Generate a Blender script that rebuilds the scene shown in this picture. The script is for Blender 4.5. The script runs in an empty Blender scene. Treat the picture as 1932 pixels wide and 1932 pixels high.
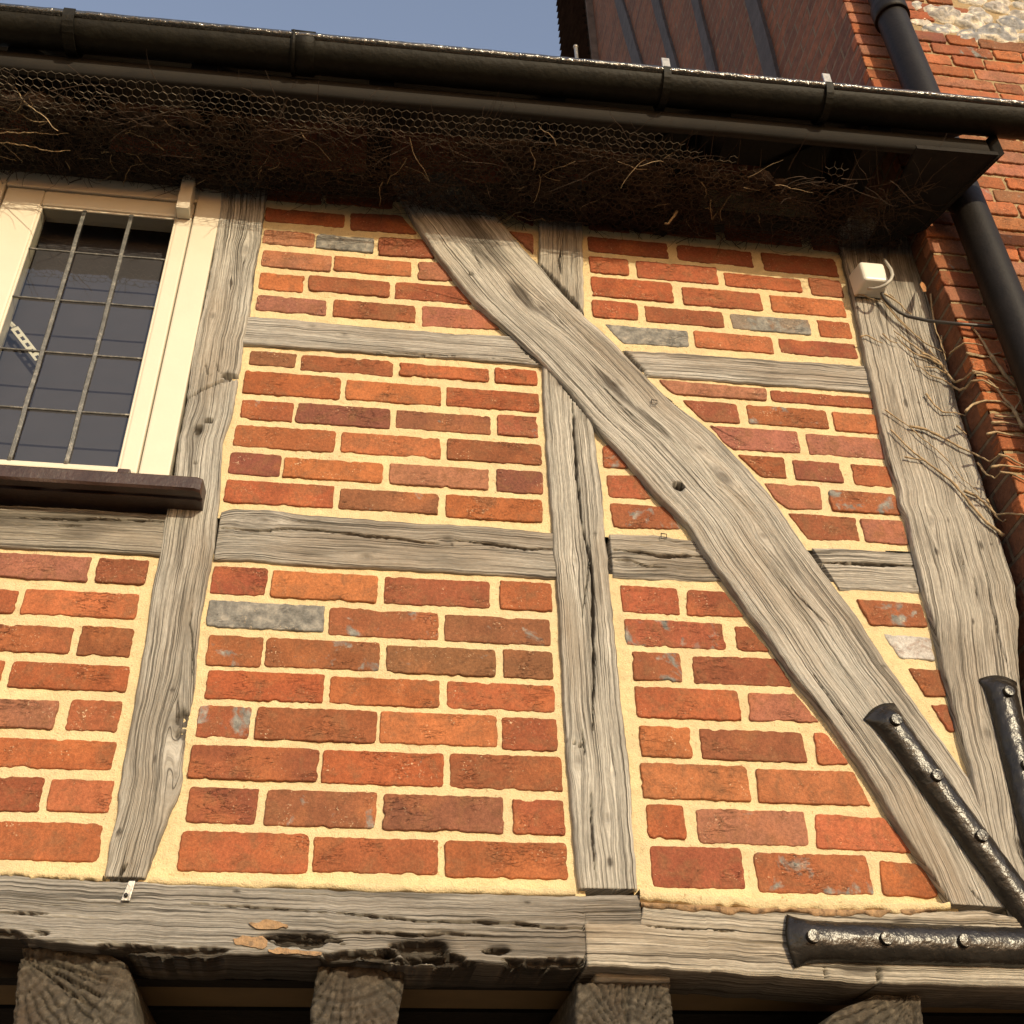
import bpy, math, random
import numpy as np
from mathutils import Matrix, Vector

random.seed(7)
rng = np.random.default_rng(7)
S = bpy.context.scene
COL = S.collection

# ------------------------------------------------------------------ camera
CAM_F, YAW, PITCH, ROLL, DIST, CAMZ = 2158.0, 0.150760626, 0.630472407, -0.0277954323, 1.97014910, 1.6
cy, sy, cp, sp = math.cos(YAW), math.sin(YAW), math.cos(PITCH), math.sin(PITCH)
Fv = np.array([sy*cp, cy*cp, sp]); Rv = np.array([cy, -sy, 0.0]); Uv = np.cross(Rv, Fv)
cr, sr = math.cos(ROLL), math.sin(ROLL)
Rv, Uv = cr*Rv + sr*Uv, -sr*Rv + cr*Uv
CP = np.array([0.0, -DIST, CAMZ])
cam_d = bpy.data.cameras.new("Camera")
cam = bpy.data.objects.new("Camera", cam_d)
COL.objects.link(cam)
cam_d.sensor_width = 36.0
cam_d.lens = CAM_F/1932*36.0
cam_d.clip_start = 0.05
cam_d.clip_end = 500
cam.matrix_world = Matrix(((Rv[0], Uv[0], -Fv[0], CP[0]), (Rv[1], Uv[1], -Fv[1], CP[1]), (Rv[2], Uv[2], -Fv[2], CP[2]), (0, 0, 0, 1)))
S.camera = cam

# ------------------------------------------------------------------ light
SUN_AZ = math.radians(18)       # to the right of the wall normal
SUN_EL = math.radians(19)
w = bpy.data.worlds.new("World")
S.world = w
w.use_nodes = True
nt = w.node_tree
sky = nt.nodes.new('ShaderNodeTexSky')
sky.sky_type = 'NISHITA'
sky.sun_disc = False
sky.sun_elevation = SUN_EL
sky.sun_rotation = math.pi - SUN_AZ
sky.air_density = 1.6
sky.dust_density = 0.4
sky.ozone_density = 2.2
tint = nt.nodes.new('ShaderNodeMix'); tint.data_type = 'RGBA'; tint.blend_type = 'MULTIPLY'; tint.inputs[0].default_value = 1.0
tint.inputs[7].default_value = (1.78, 1.34, 1.22, 1)     # thin high haze, warm white balance
nt.links.new(sky.outputs[0], tint.inputs[6]); nt.links.new(tint.outputs[2], nt.nodes['Background'].inputs[0])
nt.nodes['Background'].inputs[1].default_value = 0.15
sd = Vector((math.sin(SUN_AZ)*math.cos(SUN_EL), -math.cos(SUN_AZ)*math.cos(SUN_EL), math.sin(SUN_EL)))
sl = bpy.data.lights.new("Sun", 'SUN')
so = bpy.data.objects.new("Sun", sl)
COL.objects.link(so)
sl.energy = 3.8
sl.angle = math.radians(0.5)
sl.color = (1.0, 0.85, 0.58)
so.rotation_euler = sd.to_track_quat('Z', 'Y').to_euler()
so.location = (3, -6, 8)
S.view_settings.view_transform = 'Standard'
S.view_settings.look = 'None'
S.view_settings.exposure = 0.15
S.view_settings.gamma = 1.0

# ------------------------------------------------------------------ survey helpers: photo measurements -> metres on the facade
CR = dict(A=(600, 560, 1.61), B=(1600, 560, 1.61), C=(0, 1500, 1.756), D=(900, 1500, 1.756), F=(1650, 1550, 1.61),
          E=(2224, 1900, 1.71875), G=(2600, 1000, 1.757), W=(0, 480, 1.61), J=(0, 2400, 1.756), M=(1000, 2400, 1.756),
          K=(2100, 2500, 2.091), H=(2224, 600, 1.9325), Q=(1000, 0, 1.932), X=(2024, 0, 1.932), O=(0, 0, 1.932),
          L=(2440, 680, 6.44), N=(2550, 0, 3.865), P=(0, 0, 1932/3024.0), R=(1700, 0, 1.7564), Y=(1700, 150, 2.415), Z=(0, 0, 1.0))
def at(c, x, y, Y=0.0):
    ox, oy, s = CR[c]
    px, py = (ox + x/s)*1932/3024, (oy + y/s)*1932/3024
    d = CAM_F*Fv + (px-966)*Rv - (py-966)*Uv
    return CP + (Y + DIST)/d[1]*d
def xz(c, x, y, Y=0.0):
    p = at(c, x, y, Y)
    return (float(p[0]), float(p[2]))
def pts(seq, Y=0.0):
    """'A',x,y, x,y, 'B', x,y ... -> Nx2 array of X,Z"""
    out = []; c = None; i = 0
    while i < len(seq):
        if isinstance(seq[i], str):
            c = seq[i]; i += 1
        else:
            out.append(xz(c, seq[i], seq[i+1], Y)); i += 2
    return np.array(out)

# ------------------------------------------------------------------ noise
def vnoise(x, y, seed=0):
    x = np.asarray(x, float); y = np.asarray(y, float)
    xi = np.floor(x).astype(np.int64); yi = np.floor(y).astype(np.int64)
    fx = x-xi; fy = y-yi
    fx = fx*fx*(3-2*fx); fy = fy*fy*(3-2*fy)
    def h(a, b):
        n = (a*374761393 + b*668265263 + seed*1442695041) & 0xffffffff
        n = ((n ^ (n >> 13))*1274126177) & 0xffffffff
        n = n ^ (n >> 16)
        return (n & 0xffff)/32767.5 - 1
    a = h(xi, yi); b = h(xi+1, yi); c = h(xi, yi+1); d = h(xi+1, yi+1)
    return (a*(1-fx)+b*fx)*(1-fy) + (c*(1-fx)+d*fx)*fy
def fbm(x, y, seed=0, o=3):
    s = 0; a = 1; t = 0
    for i in range(o):
        s = s + a*vnoise(x*2**i, y*2**i, seed+i*17); t += a; a *= .5
    return s/t

# ------------------------------------------------------------------ mesh builder
class MB:
    def __init__(s):
        s.v = []; s.f = []; s.m = []; s.n = 0; s.uv = []; s.col = []; s.gl = []; s.hasuv = False
    def add(s, v, f, mat=0, uv=None, col=(1, 1, 1), gl=0.0):
        v = np.asarray(v, float).reshape(-1, 3)
        s.v.append(v)
        f = [tuple(int(i)+s.n for i in q) for q in f]
        s.f += f; s.m += [mat]*len(f)
        s.uv.append(np.zeros((len(v), 2)) if uv is None else np.asarray(uv, float))
        if uv is not None: s.hasuv = True
        c = np.asarray(col, float)
        s.col.append(np.tile(c, (len(v), 1)) if c.ndim == 1 else c)
        g = np.asarray(gl, float)
        s.gl.append(np.full(len(v), float(gl)) if g.ndim == 0 else g)
        s.n += len(v)
        return s
    def box(s, x0, x1, y0, y1, z0, z1, **k):
        v = [(x, y, z) for x in (x0, x1) for y in (y0, y1) for z in (z0, z1)]
        f = [(0, 1, 3, 2), (4, 6, 7, 5), (0, 4, 5, 1), (2, 3, 7, 6), (0, 2, 6, 4), (1, 5, 7, 3)]
        return s.add(v, f, **k)
    def tube(s, path, r, n=6, cap=True, **k):
        P = np.asarray(path, float); N = len(P)
        r = np.broadcast_to(np.asarray(r, float), (N,))
        T = np.gradient(P, axis=0); T /= np.linalg.norm(T, axis=1)[:, None]+1e-12
        up = np.array([0, 0, 1.0]) if abs(T[0][2]) < .9 else np.array([1.0, 0, 0])
        vs = []
        u = np.cross(T[0], up); u /= np.linalg.norm(u)
        for i in range(N):
            u = u - T[i]*(u@T[i]); u /= np.linalg.norm(u)+1e-12
            b = np.cross(T[i], u)
            for j in range(n):
                a = 2*math.pi*j/n
                vs.append(P[i]+r[i]*(math.cos(a)*u+math.sin(a)*b))
        f = [(i*n+j, i*n+(j+1) % n, (i+1)*n+(j+1) % n, (i+1)*n+j) for i in range(N-1) for j in range(n)]
        if cap:
            f += [tuple(range(n))[::-1], tuple(range((N-1)*n, N*n))]
        return s.add(vs, f, **k)
    def build(s, name, mats, parent=None, smooth=True):
        me = bpy.data.meshes.new(name)
        v = np.vstack(s.v)
        me.from_pydata(v.tolist(), [], s.f)
        mats = mats if isinstance(mats, (list, tuple)) else [mats]
        for m in mats: me.materials.append(m)
        me.polygons.foreach_set('material_index', np.array(s.m, dtype=np.int32))
        me.polygons.foreach_set('use_smooth', np.array([smooth and len(q) < 13 for q in s.f]))
        li = np.zeros(len(me.loops), dtype=np.int32); me.loops.foreach_get('vertex_index', li)
        if s.hasuv:
            ul = me.uv_layers.new(name='UVMap')
            ul.data.foreach_set('uv', np.vstack(s.uv)[li].ravel())
        ca = me.attributes.new('tone', 'FLOAT_COLOR', 'POINT')
        c = np.vstack(s.col); ca.data.foreach_set('color', np.hstack([c, np.ones((len(c), 1))]).ravel())
        ga = me.attributes.new('glaze', 'FLOAT', 'POINT'); ga.data.foreach_set('value', np.concatenate(s.gl))
        me.validate(); me.update()
        o = bpy.data.objects.new(name, me)
        COL.objects.link(o)
        if parent: o.parent = parent
        return o
def empty(name, label, cat, group=None, loc=(0, 0, 0)):
    o = bpy.data.objects.new(name, None); COL.objects.link(o)
    o['label'] = label; o['category'] = cat
    if group: o['group'] = group
    o.location = loc
    return o
def tag(o, label, cat=None, group=None, kind=None):
    o['label'] = label
    if cat: o['category'] = cat
    if group: o['group'] = group
    if kind: o['kind'] = kind
    return o
def bevel(o, wd=0.003, seg=2):
    m = o.modifiers.new('b', 'BEVEL'); m.width = wd; m.segments = seg; m.limit_method = 'ANGLE'
    return o

# ------------------------------------------------------------------ materials
def newmat(name):
    m = bpy.data.materials.new(name); m.use_nodes = True
    t = m.node_tree; b = t.nodes['Principled BSDF']
    return m, t, b
def N(t, typ, **kw):
    n = t.nodes.new(typ)
    for k, v in kw.items():
        if k.startswith('i_'): n.inputs[int(k[2:])].default_value = v
        else: setattr(n, k, v)
    return n
def L(t, a, b): t.links.new(a, b)
def noise(t, co, scale, detail=4, rough=.6, dist=0.0):
    n = t.nodes.new('ShaderNodeTexNoise')
    n.inputs['Scale'].default_value = scale; n.inputs['Detail'].default_value = detail
    n.inputs['Roughness'].default_value = rough; n.inputs['Distortion'].default_value = dist
    if co is not None: L(t, co, n.inputs['Vector'])
    return n.outputs['Fac']
def ramp(t, f, stops):
    r = t.nodes.new('ShaderNodeValToRGB')
    el = r.color_ramp.elements
    el[0].position = stops[0][0]; el[0].color = (*stops[0][1], 1)
    el[1].position = stops[-1][0]; el[1].color = (*stops[-1][1], 1)
    for p, c in stops[1:-1]:
        e = el.new(p); e.color = (*c, 1)
    L(t, f, r.inputs[0])
    return r.outputs[0]
def g3(v): return (v, v, v)
def mapping(t, co, sc=(1, 1, 1), loc=(0, 0, 0), rot=(0, 0, 0)):
    m = t.nodes.new('ShaderNodeMapping')
    m.inputs['Scale'].default_value = sc; m.inputs['Location'].default_value = loc; m.inputs['Rotation'].default_value = rot
    L(t, co, m.inputs[0]); return m.outputs[0]
def mix(t, f, a, b, mode='MIX'):
    m = t.nodes.new('ShaderNodeMix'); m.data_type = 'RGBA'; m.blend_type = mode
    for s_, v in ((0, f), (6, a), (7, b)):
        if isinstance(v, (int, float)): m.inputs[s_].default_value = v
        elif isinstance(v, tuple): m.inputs[s_].default_value = (*v, 1)
        else: L(t, v, m.inputs[s_])
    return m.outputs[2]
def math_(t, op, a, b=0.0):
    m = t.nodes.new('ShaderNodeMath'); m.operation = op
    for i, v in enumerate((a, b)):
        if isinstance(v, (int, float)): m.inputs[i].default_value = v
        else: L(t, v, m.inputs[i])
    return m.outputs[0]
def bump(t, b, h, dist=.002, strength=1.0):
    n = t.nodes.new('ShaderNodeBump'); n.inputs['Distance'].default_value = dist; n.inputs['Strength'].default_value = strength
    L(t, h, n.inputs['Height']); L(t, n.outputs[0], b.inputs['Normal'])

def brick_material():
    m, t, b = newmat('old_brick')
    tc = N(t, 'ShaderNodeTexCoord').outputs['Object']
    uv = N(t, 'ShaderNodeUVMap').outputs[0]            # per brick offset
    at_ = N(t, 'ShaderNodeAttribute', attribute_name='tone').outputs['Color']
    gl = N(t, 'ShaderNodeAttribute', attribute_name='glaze').outputs['Fac']
    off = N(t, 'ShaderNodeVectorMath', operation='SCALE'); off.inputs['Scale'].default_value = 37.0
    L(t, uv, off.inputs[0])
    add = N(t, 'ShaderNodeVectorMath', operation='ADD'); L(t, tc, add.inputs[0]); L(t, off.outputs[0], add.inputs[1])
    co = add.outputs[0]
    n1 = noise(t, co, 14, 5, .6)
    c = mix(t, 1.0, at_, ramp(t, n1, [(.25, g3(.74)), (.5, g3(.97)), (.75, g3(1.2))]), 'MULTIPLY')
    n2 = noise(t, co, 26, 6, .7, .6)
    c = mix(t, ramp(t, n2, [(.48, g3(0)), (.66, g3(.72))]), c, (.19, .088, .042))     # burnt zones
    n2b = noise(t, co, 9, 3, .5)
    c = mix(t, ramp(t, n2b, [(.54, g3(0)), (.74, g3(.4))]), c, (.47, .16, .056))    # orange faces
    n3 = noise(t, co, 160, 3, .6)
    c = mix(t, 1.0, c, ramp(t, n3, [(.3, g3(.78)), (.7, g3(1.2))]), 'MULTIPLY')
    n3b = noise(t, co, 420, 2, .6)
    c = mix(t, 1.0, c, ramp(t, n3b, [(.3, g3(.82)), (.7, g3(1.16))]), 'MULTIPLY')
    # grey glaze patches
    n4 = noise(t, co, 18, 5, .6, .4)
    gm = math_(t, 'ADD', n4, math_(t, 'MULTIPLY', gl, .5))
    gm = ramp(t, gm, [(.66, g3(0)), (.74, g3(1))])
    gc = ramp(t, noise(t, co, 45, 5, .7), [(.3, (.09, .088, .082)), (.5, (.19, .185, .17)), (.72, (.36, .335, .29))])
    c = mix(t, gm, c, gc)
    # lime flecks and smears
    n5 = noise(t, co, 240, 2, .5)
    n6 = noise(t, co, 24, 4, .6)
    fl = math_(t, 'MULTIPLY', ramp(t, n5, [(.62, g3(0)), (.70, g3(1))]), ramp(t, n6, [(.52, g3(0)), (.7, g3(.8))]))
    c = mix(t, fl, c, (.66, .50, .32))
    # drag creases
    cm = mapping(t, co, (16, 16, 70), rot=(0, .12, 0))
    n7 = noise(t, cm, 1.0, 6, .65, 1.4)
    cr_ = ramp(t, n7, [(.49, g3(0)), (.5, g3(1)), (.51, g3(0))])
    crm = math_(t, 'MULTIPLY', cr_, ramp(t, noise(t, co, 12, 2), [(.52, g3(0)), (.66, g3(1))]))
    c = mix(t, math_(t, 'MULTIPLY', crm, .5), c, (.07, .025, .012))
    L(t, c, b.inputs['Base Color']); b.inputs['Roughness'].default_value = .85
    b.inputs['Specular IOR Level'].default_value = .25
    h = math_(t, 'ADD', math_(t, 'MULTIPLY', n3, .5), math_(t, 'MULTIPLY', n2, 1.0))
    h = math_(t, 'ADD', h, math_(t, 'MULTIPLY', n3b, .25))
    h = math_(t, 'SUBTRACT', h, math_(t, 'MULTIPLY', crm, .9))
    bump(t, b, h, .0022, .9)
    return m
def mortar_material(name, base, dark):
    m, t, b = newmat(name)
    co = N(t, 'ShaderNodeTexCoord').outputs['Object']
    n1 = noise(t, co, 9, 5, .6)
    c = mix(t, ramp(t, n1, [(.35, g3(0)), (.7, g3(1))]), base, tuple(x*.86 for x in base))
    n2 = noise(t, co, 330, 3, .7)
    c = mix(t, 1.0, c, ramp(t, n2, [(.3, g3(.86)), (.65, g3(1.06))]), 'MULTIPLY')
    n4 = noise(t, co, 26, 6, .7, .5)
    c = mix(t, ramp(t, n4, [(.48, g3(0)), (.70, g3(.7))]), c, tuple(x*.70 for x in base))
    n6 = noise(t, co, 4.5, 4, .6)
    c = mix(t, ramp(t, n6, [(.50, g3(0)), (.75, g3(.35))]), c, (base[0]*.8, base[1]*.85, base[2]*1.05))
    n3 = noise(t, co, 120, 3, .6)
    c = mix(t, ramp(t, n3, [(.64, g3(0)), (.70, g3(.8))]), c, dark)
    ck = noise(t, co, 20, 4, .6, 1.5)
    c = mix(t, math_(t, 'MULTIPLY', ramp(t, ck, [(.494, g3(0)), (.5, g3(.8)), (.506, g3(0))]), ramp(t, noise(t, co, 7, 2), [(.55, g3(0)), (.65, g3(1))])), c, dark)
    L(t, c, b.inputs['Base Color']); b.inputs['Roughness'].default_value = .95
    b.inputs['Specular IOR Level'].default_value = .1
    h = math_(t, 'ADD', n2, math_(t, 'MULTIPLY', noise(t, co, 60, 4, .6), 1.2))
    bump(t, b, h, .0036, .9)
    return m
def oak_material():
    m, t, b = newmat('weathered_oak')
    uv = N(t, 'ShaderNodeUVMap').outputs[0]
    oc = N(t, 'ShaderNodeObjectInfo').outputs['Color']
    st = N(t, 'ShaderNodeAttribute', attribute_name='glaze').outputs['Fac']
    a = noise(t, mapping(t, uv, (5, 430, 1)), 1.0, 5, .7)
    f = noise(t, mapping(t, uv, (2.2, 290, 1), (5, 3, 0)), 1.0, 5, .7)
    g = noise(t, mapping(t, uv, (1.6, 6, 1), (15, 3, 0)), 1.0, 4, .6)
    sp = noise(t, mapping(t, uv, (60, 300, 1), (3, 1, 0)), 1.0, 3, .7)
    c = ramp(t, f, [(.30, (.18, .168, .148)), (.43, (.30, .288, .262)), (.56, (.42, .405, .372)), (.74, (.55, .535, .50))])
    c = mix(t, 1.0, c, ramp(t, a, [(.30, g3(.45)), (.48, g3(.95)), (.68, g3(1.4))]), 'MULTIPLY')
    c = mix(t, 1.0, c, ramp(t, sp, [(.3, g3(.8)), (.7, g3(1.2))]), 'MULTIPLY')
    c = mix(t, ramp(t, g, [(.46, g3(0)), (.70, g3(.6))]), c, (.22, .165, .11))
    c = mix(t, ramp(t, noise(t, mapping(t, uv, (4, 20, 1), (40, 9, 0)), 1.0, 5, .65), [(.50, g3(0)), (.68, g3(.6))]), c, (.13, .12, .105))
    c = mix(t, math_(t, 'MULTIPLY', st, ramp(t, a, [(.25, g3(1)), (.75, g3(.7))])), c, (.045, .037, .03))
    # dark grain lines
    gr = noise(t, mapping(t, uv, (.9, 260, 1), (1, 7, 0)), 1.0, 3, .6)
    gm = ramp(t, gr, [(.365, g3(.9)), (.41, g3(0))])
    gl_ = ramp(t, noise(t, mapping(t, uv, (.7, 90, 1), (21, 17, 0)), 1.0, 3, .6), [(.486, g3(0)), (.5, g3(1)), (.514, g3(0))])
    gl_ = math_(t, 'MULTIPLY', gl_, ramp(t, noise(t, mapping(t, uv, (3, 14, 1), (2, 2, 0)), 1.0, 2), [(.40, g3(0)), (.52, g3(1))]))
    gm = math_(t, 'MAXIMUM', gm, gl_)
    c = mix(t, gm, c, (.06, .05, .04))
    c = mix(t, 1.0, c, oc, 'MULTIPLY')
    c = mix(t, 1.0, c, (1.09, 1.09, 1.09), 'MULTIPLY')
    L(t, c, b.inputs['Base Color']); b.inputs['Roughness'].default_value = .8
    b.inputs['Specular IOR Level'].default_value = .25
    h = math_(t, 'ADD', math_(t, 'MULTIPLY', a, .9), math_(t, 'MULTIPLY', f, 1.0))
    h = math_(t, 'SUBTRACT', h, math_(t, 'MULTIPLY', gm, .9))
    bump(t, b, h, .0017, 1.0)
    return m
def endgrain_material():
    m, t, b = newmat('oak_end_grain')
    co = N(t, 'ShaderNodeTexCoord').outputs['Object']
    oc = N(t, 'ShaderNodeObjectInfo').outputs['Color']
    a = noise(t, co, 60, 6, .7); f = noise(t, co, 10, 4, .6)
    c = ramp(t, a, [(.25, (.05, .042, .033)), (.5, (.10, .09, .075)), (.72, (.26, .235, .20))])
    c = mix(t, ramp(t, f, [(.45, g3(0)), (.7, g3(.6))]), c, (.10, .065, .04))
    st = N(t, 'ShaderNodeAttribute', attribute_name='glaze').outputs['Fac']
    c = mix(t, st, c, (.02, .016, .012))
    c = mix(t, 1.0, c, oc, 'MULTIPLY')
    L(t, c, b.inputs['Base Color']); b.inputs['Roughness'].default_value = .85
    bump(t, b, noise(t, co, 220, 4, .7), .002, .9)
    return m
def simple(name, col, rough=.6, var=.15, scale=30, bd=0.0, bs=60, metal=0.0, spec=.5, dirt=None):
    m, t, b = newmat(name)
    co = N(t, 'ShaderNodeTexCoord').outputs['Object']
    n1 = noise(t, co, scale, 5, .6)
    c = mix(t, 1.0, col, ramp(t, n1, [(.3, g3(1-var)), (.7, g3(1+var))]), 'MULTIPLY')
    if dirt:
        c = mix(t, ramp(t, noise(t, co, dirt[1], 5, .7), [(dirt[2], g3(0)), (dirt[2]+.12, g3(dirt[3]))]), c, dirt[0])
    L(t, c, b.inputs['Base Color']); b.inputs['Roughness'].default_value = rough
    b.inputs['Metallic'].default_value = metal; b.inputs['Specular IOR Level'].default_value = spec
    if bd: bump(t, b, noise(t, co, bs, 4, .6), bd, 1.0)
    return m
M_BRICK = brick_material()
M_MORT = mortar_material('lime_mortar', (.74, .60, .35), (.40, .28, .15))
M_MORT2 = mortar_material('old_mortar', (.40, .30, .17), (.2, .14, .08))
M_OAK = oak_material()
M_END = endgrain_material()
M_CREAM = simple('cream_paint', (.62, .57, .46), .35, .03, 12, .0004, 90, dirt=((.5, .45, .33), 30, .68, .35))
M_IRON = simple('black_painted_iron', (.019, .016, .013), .27, .35, 20, .0024, 60, spec=.42, dirt=((.07, .05, .035), 40, .60, .5))
M_IRON2 = simple('dusty_gutter_paint', (.010, .009, .006), .55, .4, 20, .002, 60, spec=.15)
M_BEAD = simple('glossy_black_rim', (.03, .03, .026), .13, .4, 40, .005, 60, spec=1.0)
M_PIPE = simple('black_downpipe_paint', (.010, .008, .007), .55, .3, 20, .0008, 90, spec=.22)
M_GALV = simple('galvanised_steel', (.42, .40, .36), .4, .3, 60, .001, 150, metal=.7)
M_SILL = simple('brown_sill_paint', (.040, .020, .014), .42, .25, 25, .0012, 90, dirt=((.16, .10, .06), 45, .62, .6))
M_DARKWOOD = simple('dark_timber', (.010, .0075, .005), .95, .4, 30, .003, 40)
M_PLANK = simple('tan_floorboard', (.26, .17, .075), .7, .15, 9, .001, 30)
M_TILE = simple('clay_roof_tile', (.30, .085, .035), .85, .35, 25, .004, 50, dirt=((.07, .05, .03), 30, .5, .8))
M_WIRE = simple('netting_wire', (.11, .09, .065), .45, .4, 90, metal=.5)
M_TWIG = simple('dry_stem', (.34, .25, .145), .85, .4, 70, .001, 300)
M_TWIG2 = simple('brown_twig', (.05, .03, .018), .9, .5, 60)
M_LITTER = simple('leaf_litter', (.035, .02, .012), .95, .5, 50, .006, 90)
M_LEAD = simple('lead_came', (.12, .118, .11), .5, .35, 60, .001, 200, metal=.4, dirt=((.3, .28, .24), 60, .55, .7))
M_PLASTIC = simple('white_plastic', (.70, .69, .62), .35, .04, 20)
M_RUBBER = simple('black_cable_sheath', (.045, .04, .035), .45, .2, 40)
M_GREYPL = simple('grey_cable_tie', (.40, .38, .33), .5, .1, 40)
M_LEAF = simple('dry_leaf', (.45, .22, .09), .8, .3, 60)
M_BLIND = simple('grey_blind', (.052, .047, .058), .8, .08, 20)
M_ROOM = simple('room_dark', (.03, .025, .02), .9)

def glass():
    m, t, b = newmat('window_glass')
    t.nodes.remove(b)
    out = [n for n in t.nodes if n.type == 'OUTPUT_MATERIAL'][0]
    tr = N(t, 'ShaderNodeBsdfTransparent'); tr.inputs[0].default_value = (.86, .88, .86, 1)
    gl = N(t, 'ShaderNodeBsdfGlossy'); gl.inputs['Roughness'].default_value = .015
    lw = N(t, 'ShaderNodeFresnel'); lw.inputs[0].default_value = 1.75
    co = N(t, 'ShaderNodeTexCoord').outputs['Object']
    bn = N(t, 'ShaderNodeBump'); bn.inputs['Distance'].default_value = .0006
    L(t, noise(t, co, 9, 2), bn.inputs['Height']); L(t, bn.outputs[0], gl.inputs['Normal'])
    mx = N(t, 'ShaderNodeMixShader')
    L(t, lw.outputs[0], mx.inputs[0]); L(t, tr.outputs[0], mx.inputs[1]); L(t, gl.outputs[0], mx.inputs[2])
    L(t, mx.outputs[0], out.inputs[0])
    return m
M_GLASS = glass()

def sidewall_material():
    m, t, b = newmat('shaded_side_brickwork')
    co = N(t, 'ShaderNodeTexCoord').outputs['Object']
    sep = N(t, 'ShaderNodeSeparateXYZ'); L(t, co, sep.inputs[0])
    cb = N(t, 'ShaderNodeCombineXYZ'); L(t, sep.outputs[1], cb.inputs[0]); L(t, sep.outputs[2], cb.inputs[1])
    br = N(t, 'ShaderNodeTexBrick')
    wob = N(t, 'ShaderNodeVectorMath', operation='ADD')
    sc = N(t, 'ShaderNodeVectorMath', operation='SCALE'); sc.inputs['Scale'].default_value = .02
    nn = N(t, 'ShaderNodeTexNoise'); nn.inputs['Scale'].default_value = 4; L(t, co, nn.inputs['Vector'])
    L(t, nn.outputs['Color'], sc.inputs[0]); L(t, cb.outputs[0], wob.inputs[0]); L(t, sc.outputs[0], wob.inputs[1])
    L(t, wob.outputs[0], br.inputs['Vector'])
    br.inputs['Scale'].default_value = 1.0; br.inputs['Brick Width'].default_value = .205; br.inputs['Row Height'].default_value = .0613
    br.inputs['Mortar Size'].default_value = .006; br.inputs['Mortar Smooth'].default_value = .3; br.inputs['Bias'].default_value = 0
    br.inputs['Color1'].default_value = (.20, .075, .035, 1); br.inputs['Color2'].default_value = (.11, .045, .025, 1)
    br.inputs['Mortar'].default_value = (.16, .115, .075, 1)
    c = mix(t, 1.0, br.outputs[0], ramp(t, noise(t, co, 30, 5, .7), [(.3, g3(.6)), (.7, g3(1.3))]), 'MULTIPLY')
    L(t, c, b.inputs['Base Color']); b.inputs['Roughness'].default_value = .9
    h = math_(t, 'SUBTRACT', noise(t, co, 60, 4), math_(t, 'MULTIPLY', br.outputs['Fac'], 2.0))
    bump(t, b, h, .006, 1.0)
    return m
M_SIDE = sidewall_material()

# ================================================================== ground
g = MB().box(-60, 60, -60, 60, -.3, 0)
gm = simple('pale_paving', (.06, .05, .04), .9, .2, 3, .004, 30)
tag(g.build('pavement', gm, smooth=False), 'paved ground below the jettied wall', 'ground', kind='structure')

# ================================================================== the timber framed house
HOUSE = empty('timber_framed_house', 'jettied timber framed house wall with weathered oak beams and red brick infill', 'house')

# ---------------------------------------------------------------- brick panels
TONES = dict(R=(.395, .118, .044), O=(.50, .165, .060), D=(.315, .098, .042), P=(.40, .160, .090), B=(.29, .115, .052),
             M=(.36, .115, .048), G=(.24, .215, .18), W=(.60, .50, .42), T=(.32, .25, .18), V=(.26, .088, .050))
GLZ = dict(R=-.1, O=-.1, D=-.08, P=-.05, B=.06, M=.20, G=.8, W=.0, T=.40, V=.05)
def smooth_poly(P, rad, step, jit, seed):
    """round the corners, resample, jitter"""
    P = np.asarray(P, float); n = len(P); out = []
    for i in range(n):
        a, b, c = P[i-1], P[i], P[(i+1) % n]
        d1 = a-b; d2 = c-b; l1 = np.linalg.norm(d1); l2 = np.linalg.norm(d2)
        r = min(rad*random.uniform(.5, 1.6), l1*.4, l2*.4)
        p0 = b+d1/l1*r; p2 = b+d2/l2*r
        for k in (0, .5, 1):
            out.append((1-k)**2*p0+2*k*(1-k)*b+k*k*p2)
    out = np.array(out); res = []
    for i in range(len(out)):
        a, b = out[i], out[(i+1) % len(out)]
        l = np.linalg.norm(b-a); k = max(1, int(l/step))
        for j in range(k): res.append(a+(b-a)*j/k)
    res = np.array(res)
    nx = np.roll(res, -1, 0)-np.roll(res, 1, 0)
    nrm = np.stack([nx[:, 1], -nx[:, 0]], 1); nrm /= np.linalg.norm(nrm, axis=1)[:, None]+1e-9
    w_ = vnoise(res[:, 0]*130+seed*3.1, res[:, 1]*130, seed)*jit*1.2 + vnoise(res[:, 0]*28, res[:, 1]*28+seed, seed+5)*jit*.6
    ch = np.clip(vnoise(res[:, 0]*38+seed, res[:, 1]*38, seed+9)-.62, 0, 1)*.011
    w_ = w_*.75-ch
    return res + nrm*w_[:, None]
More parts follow.
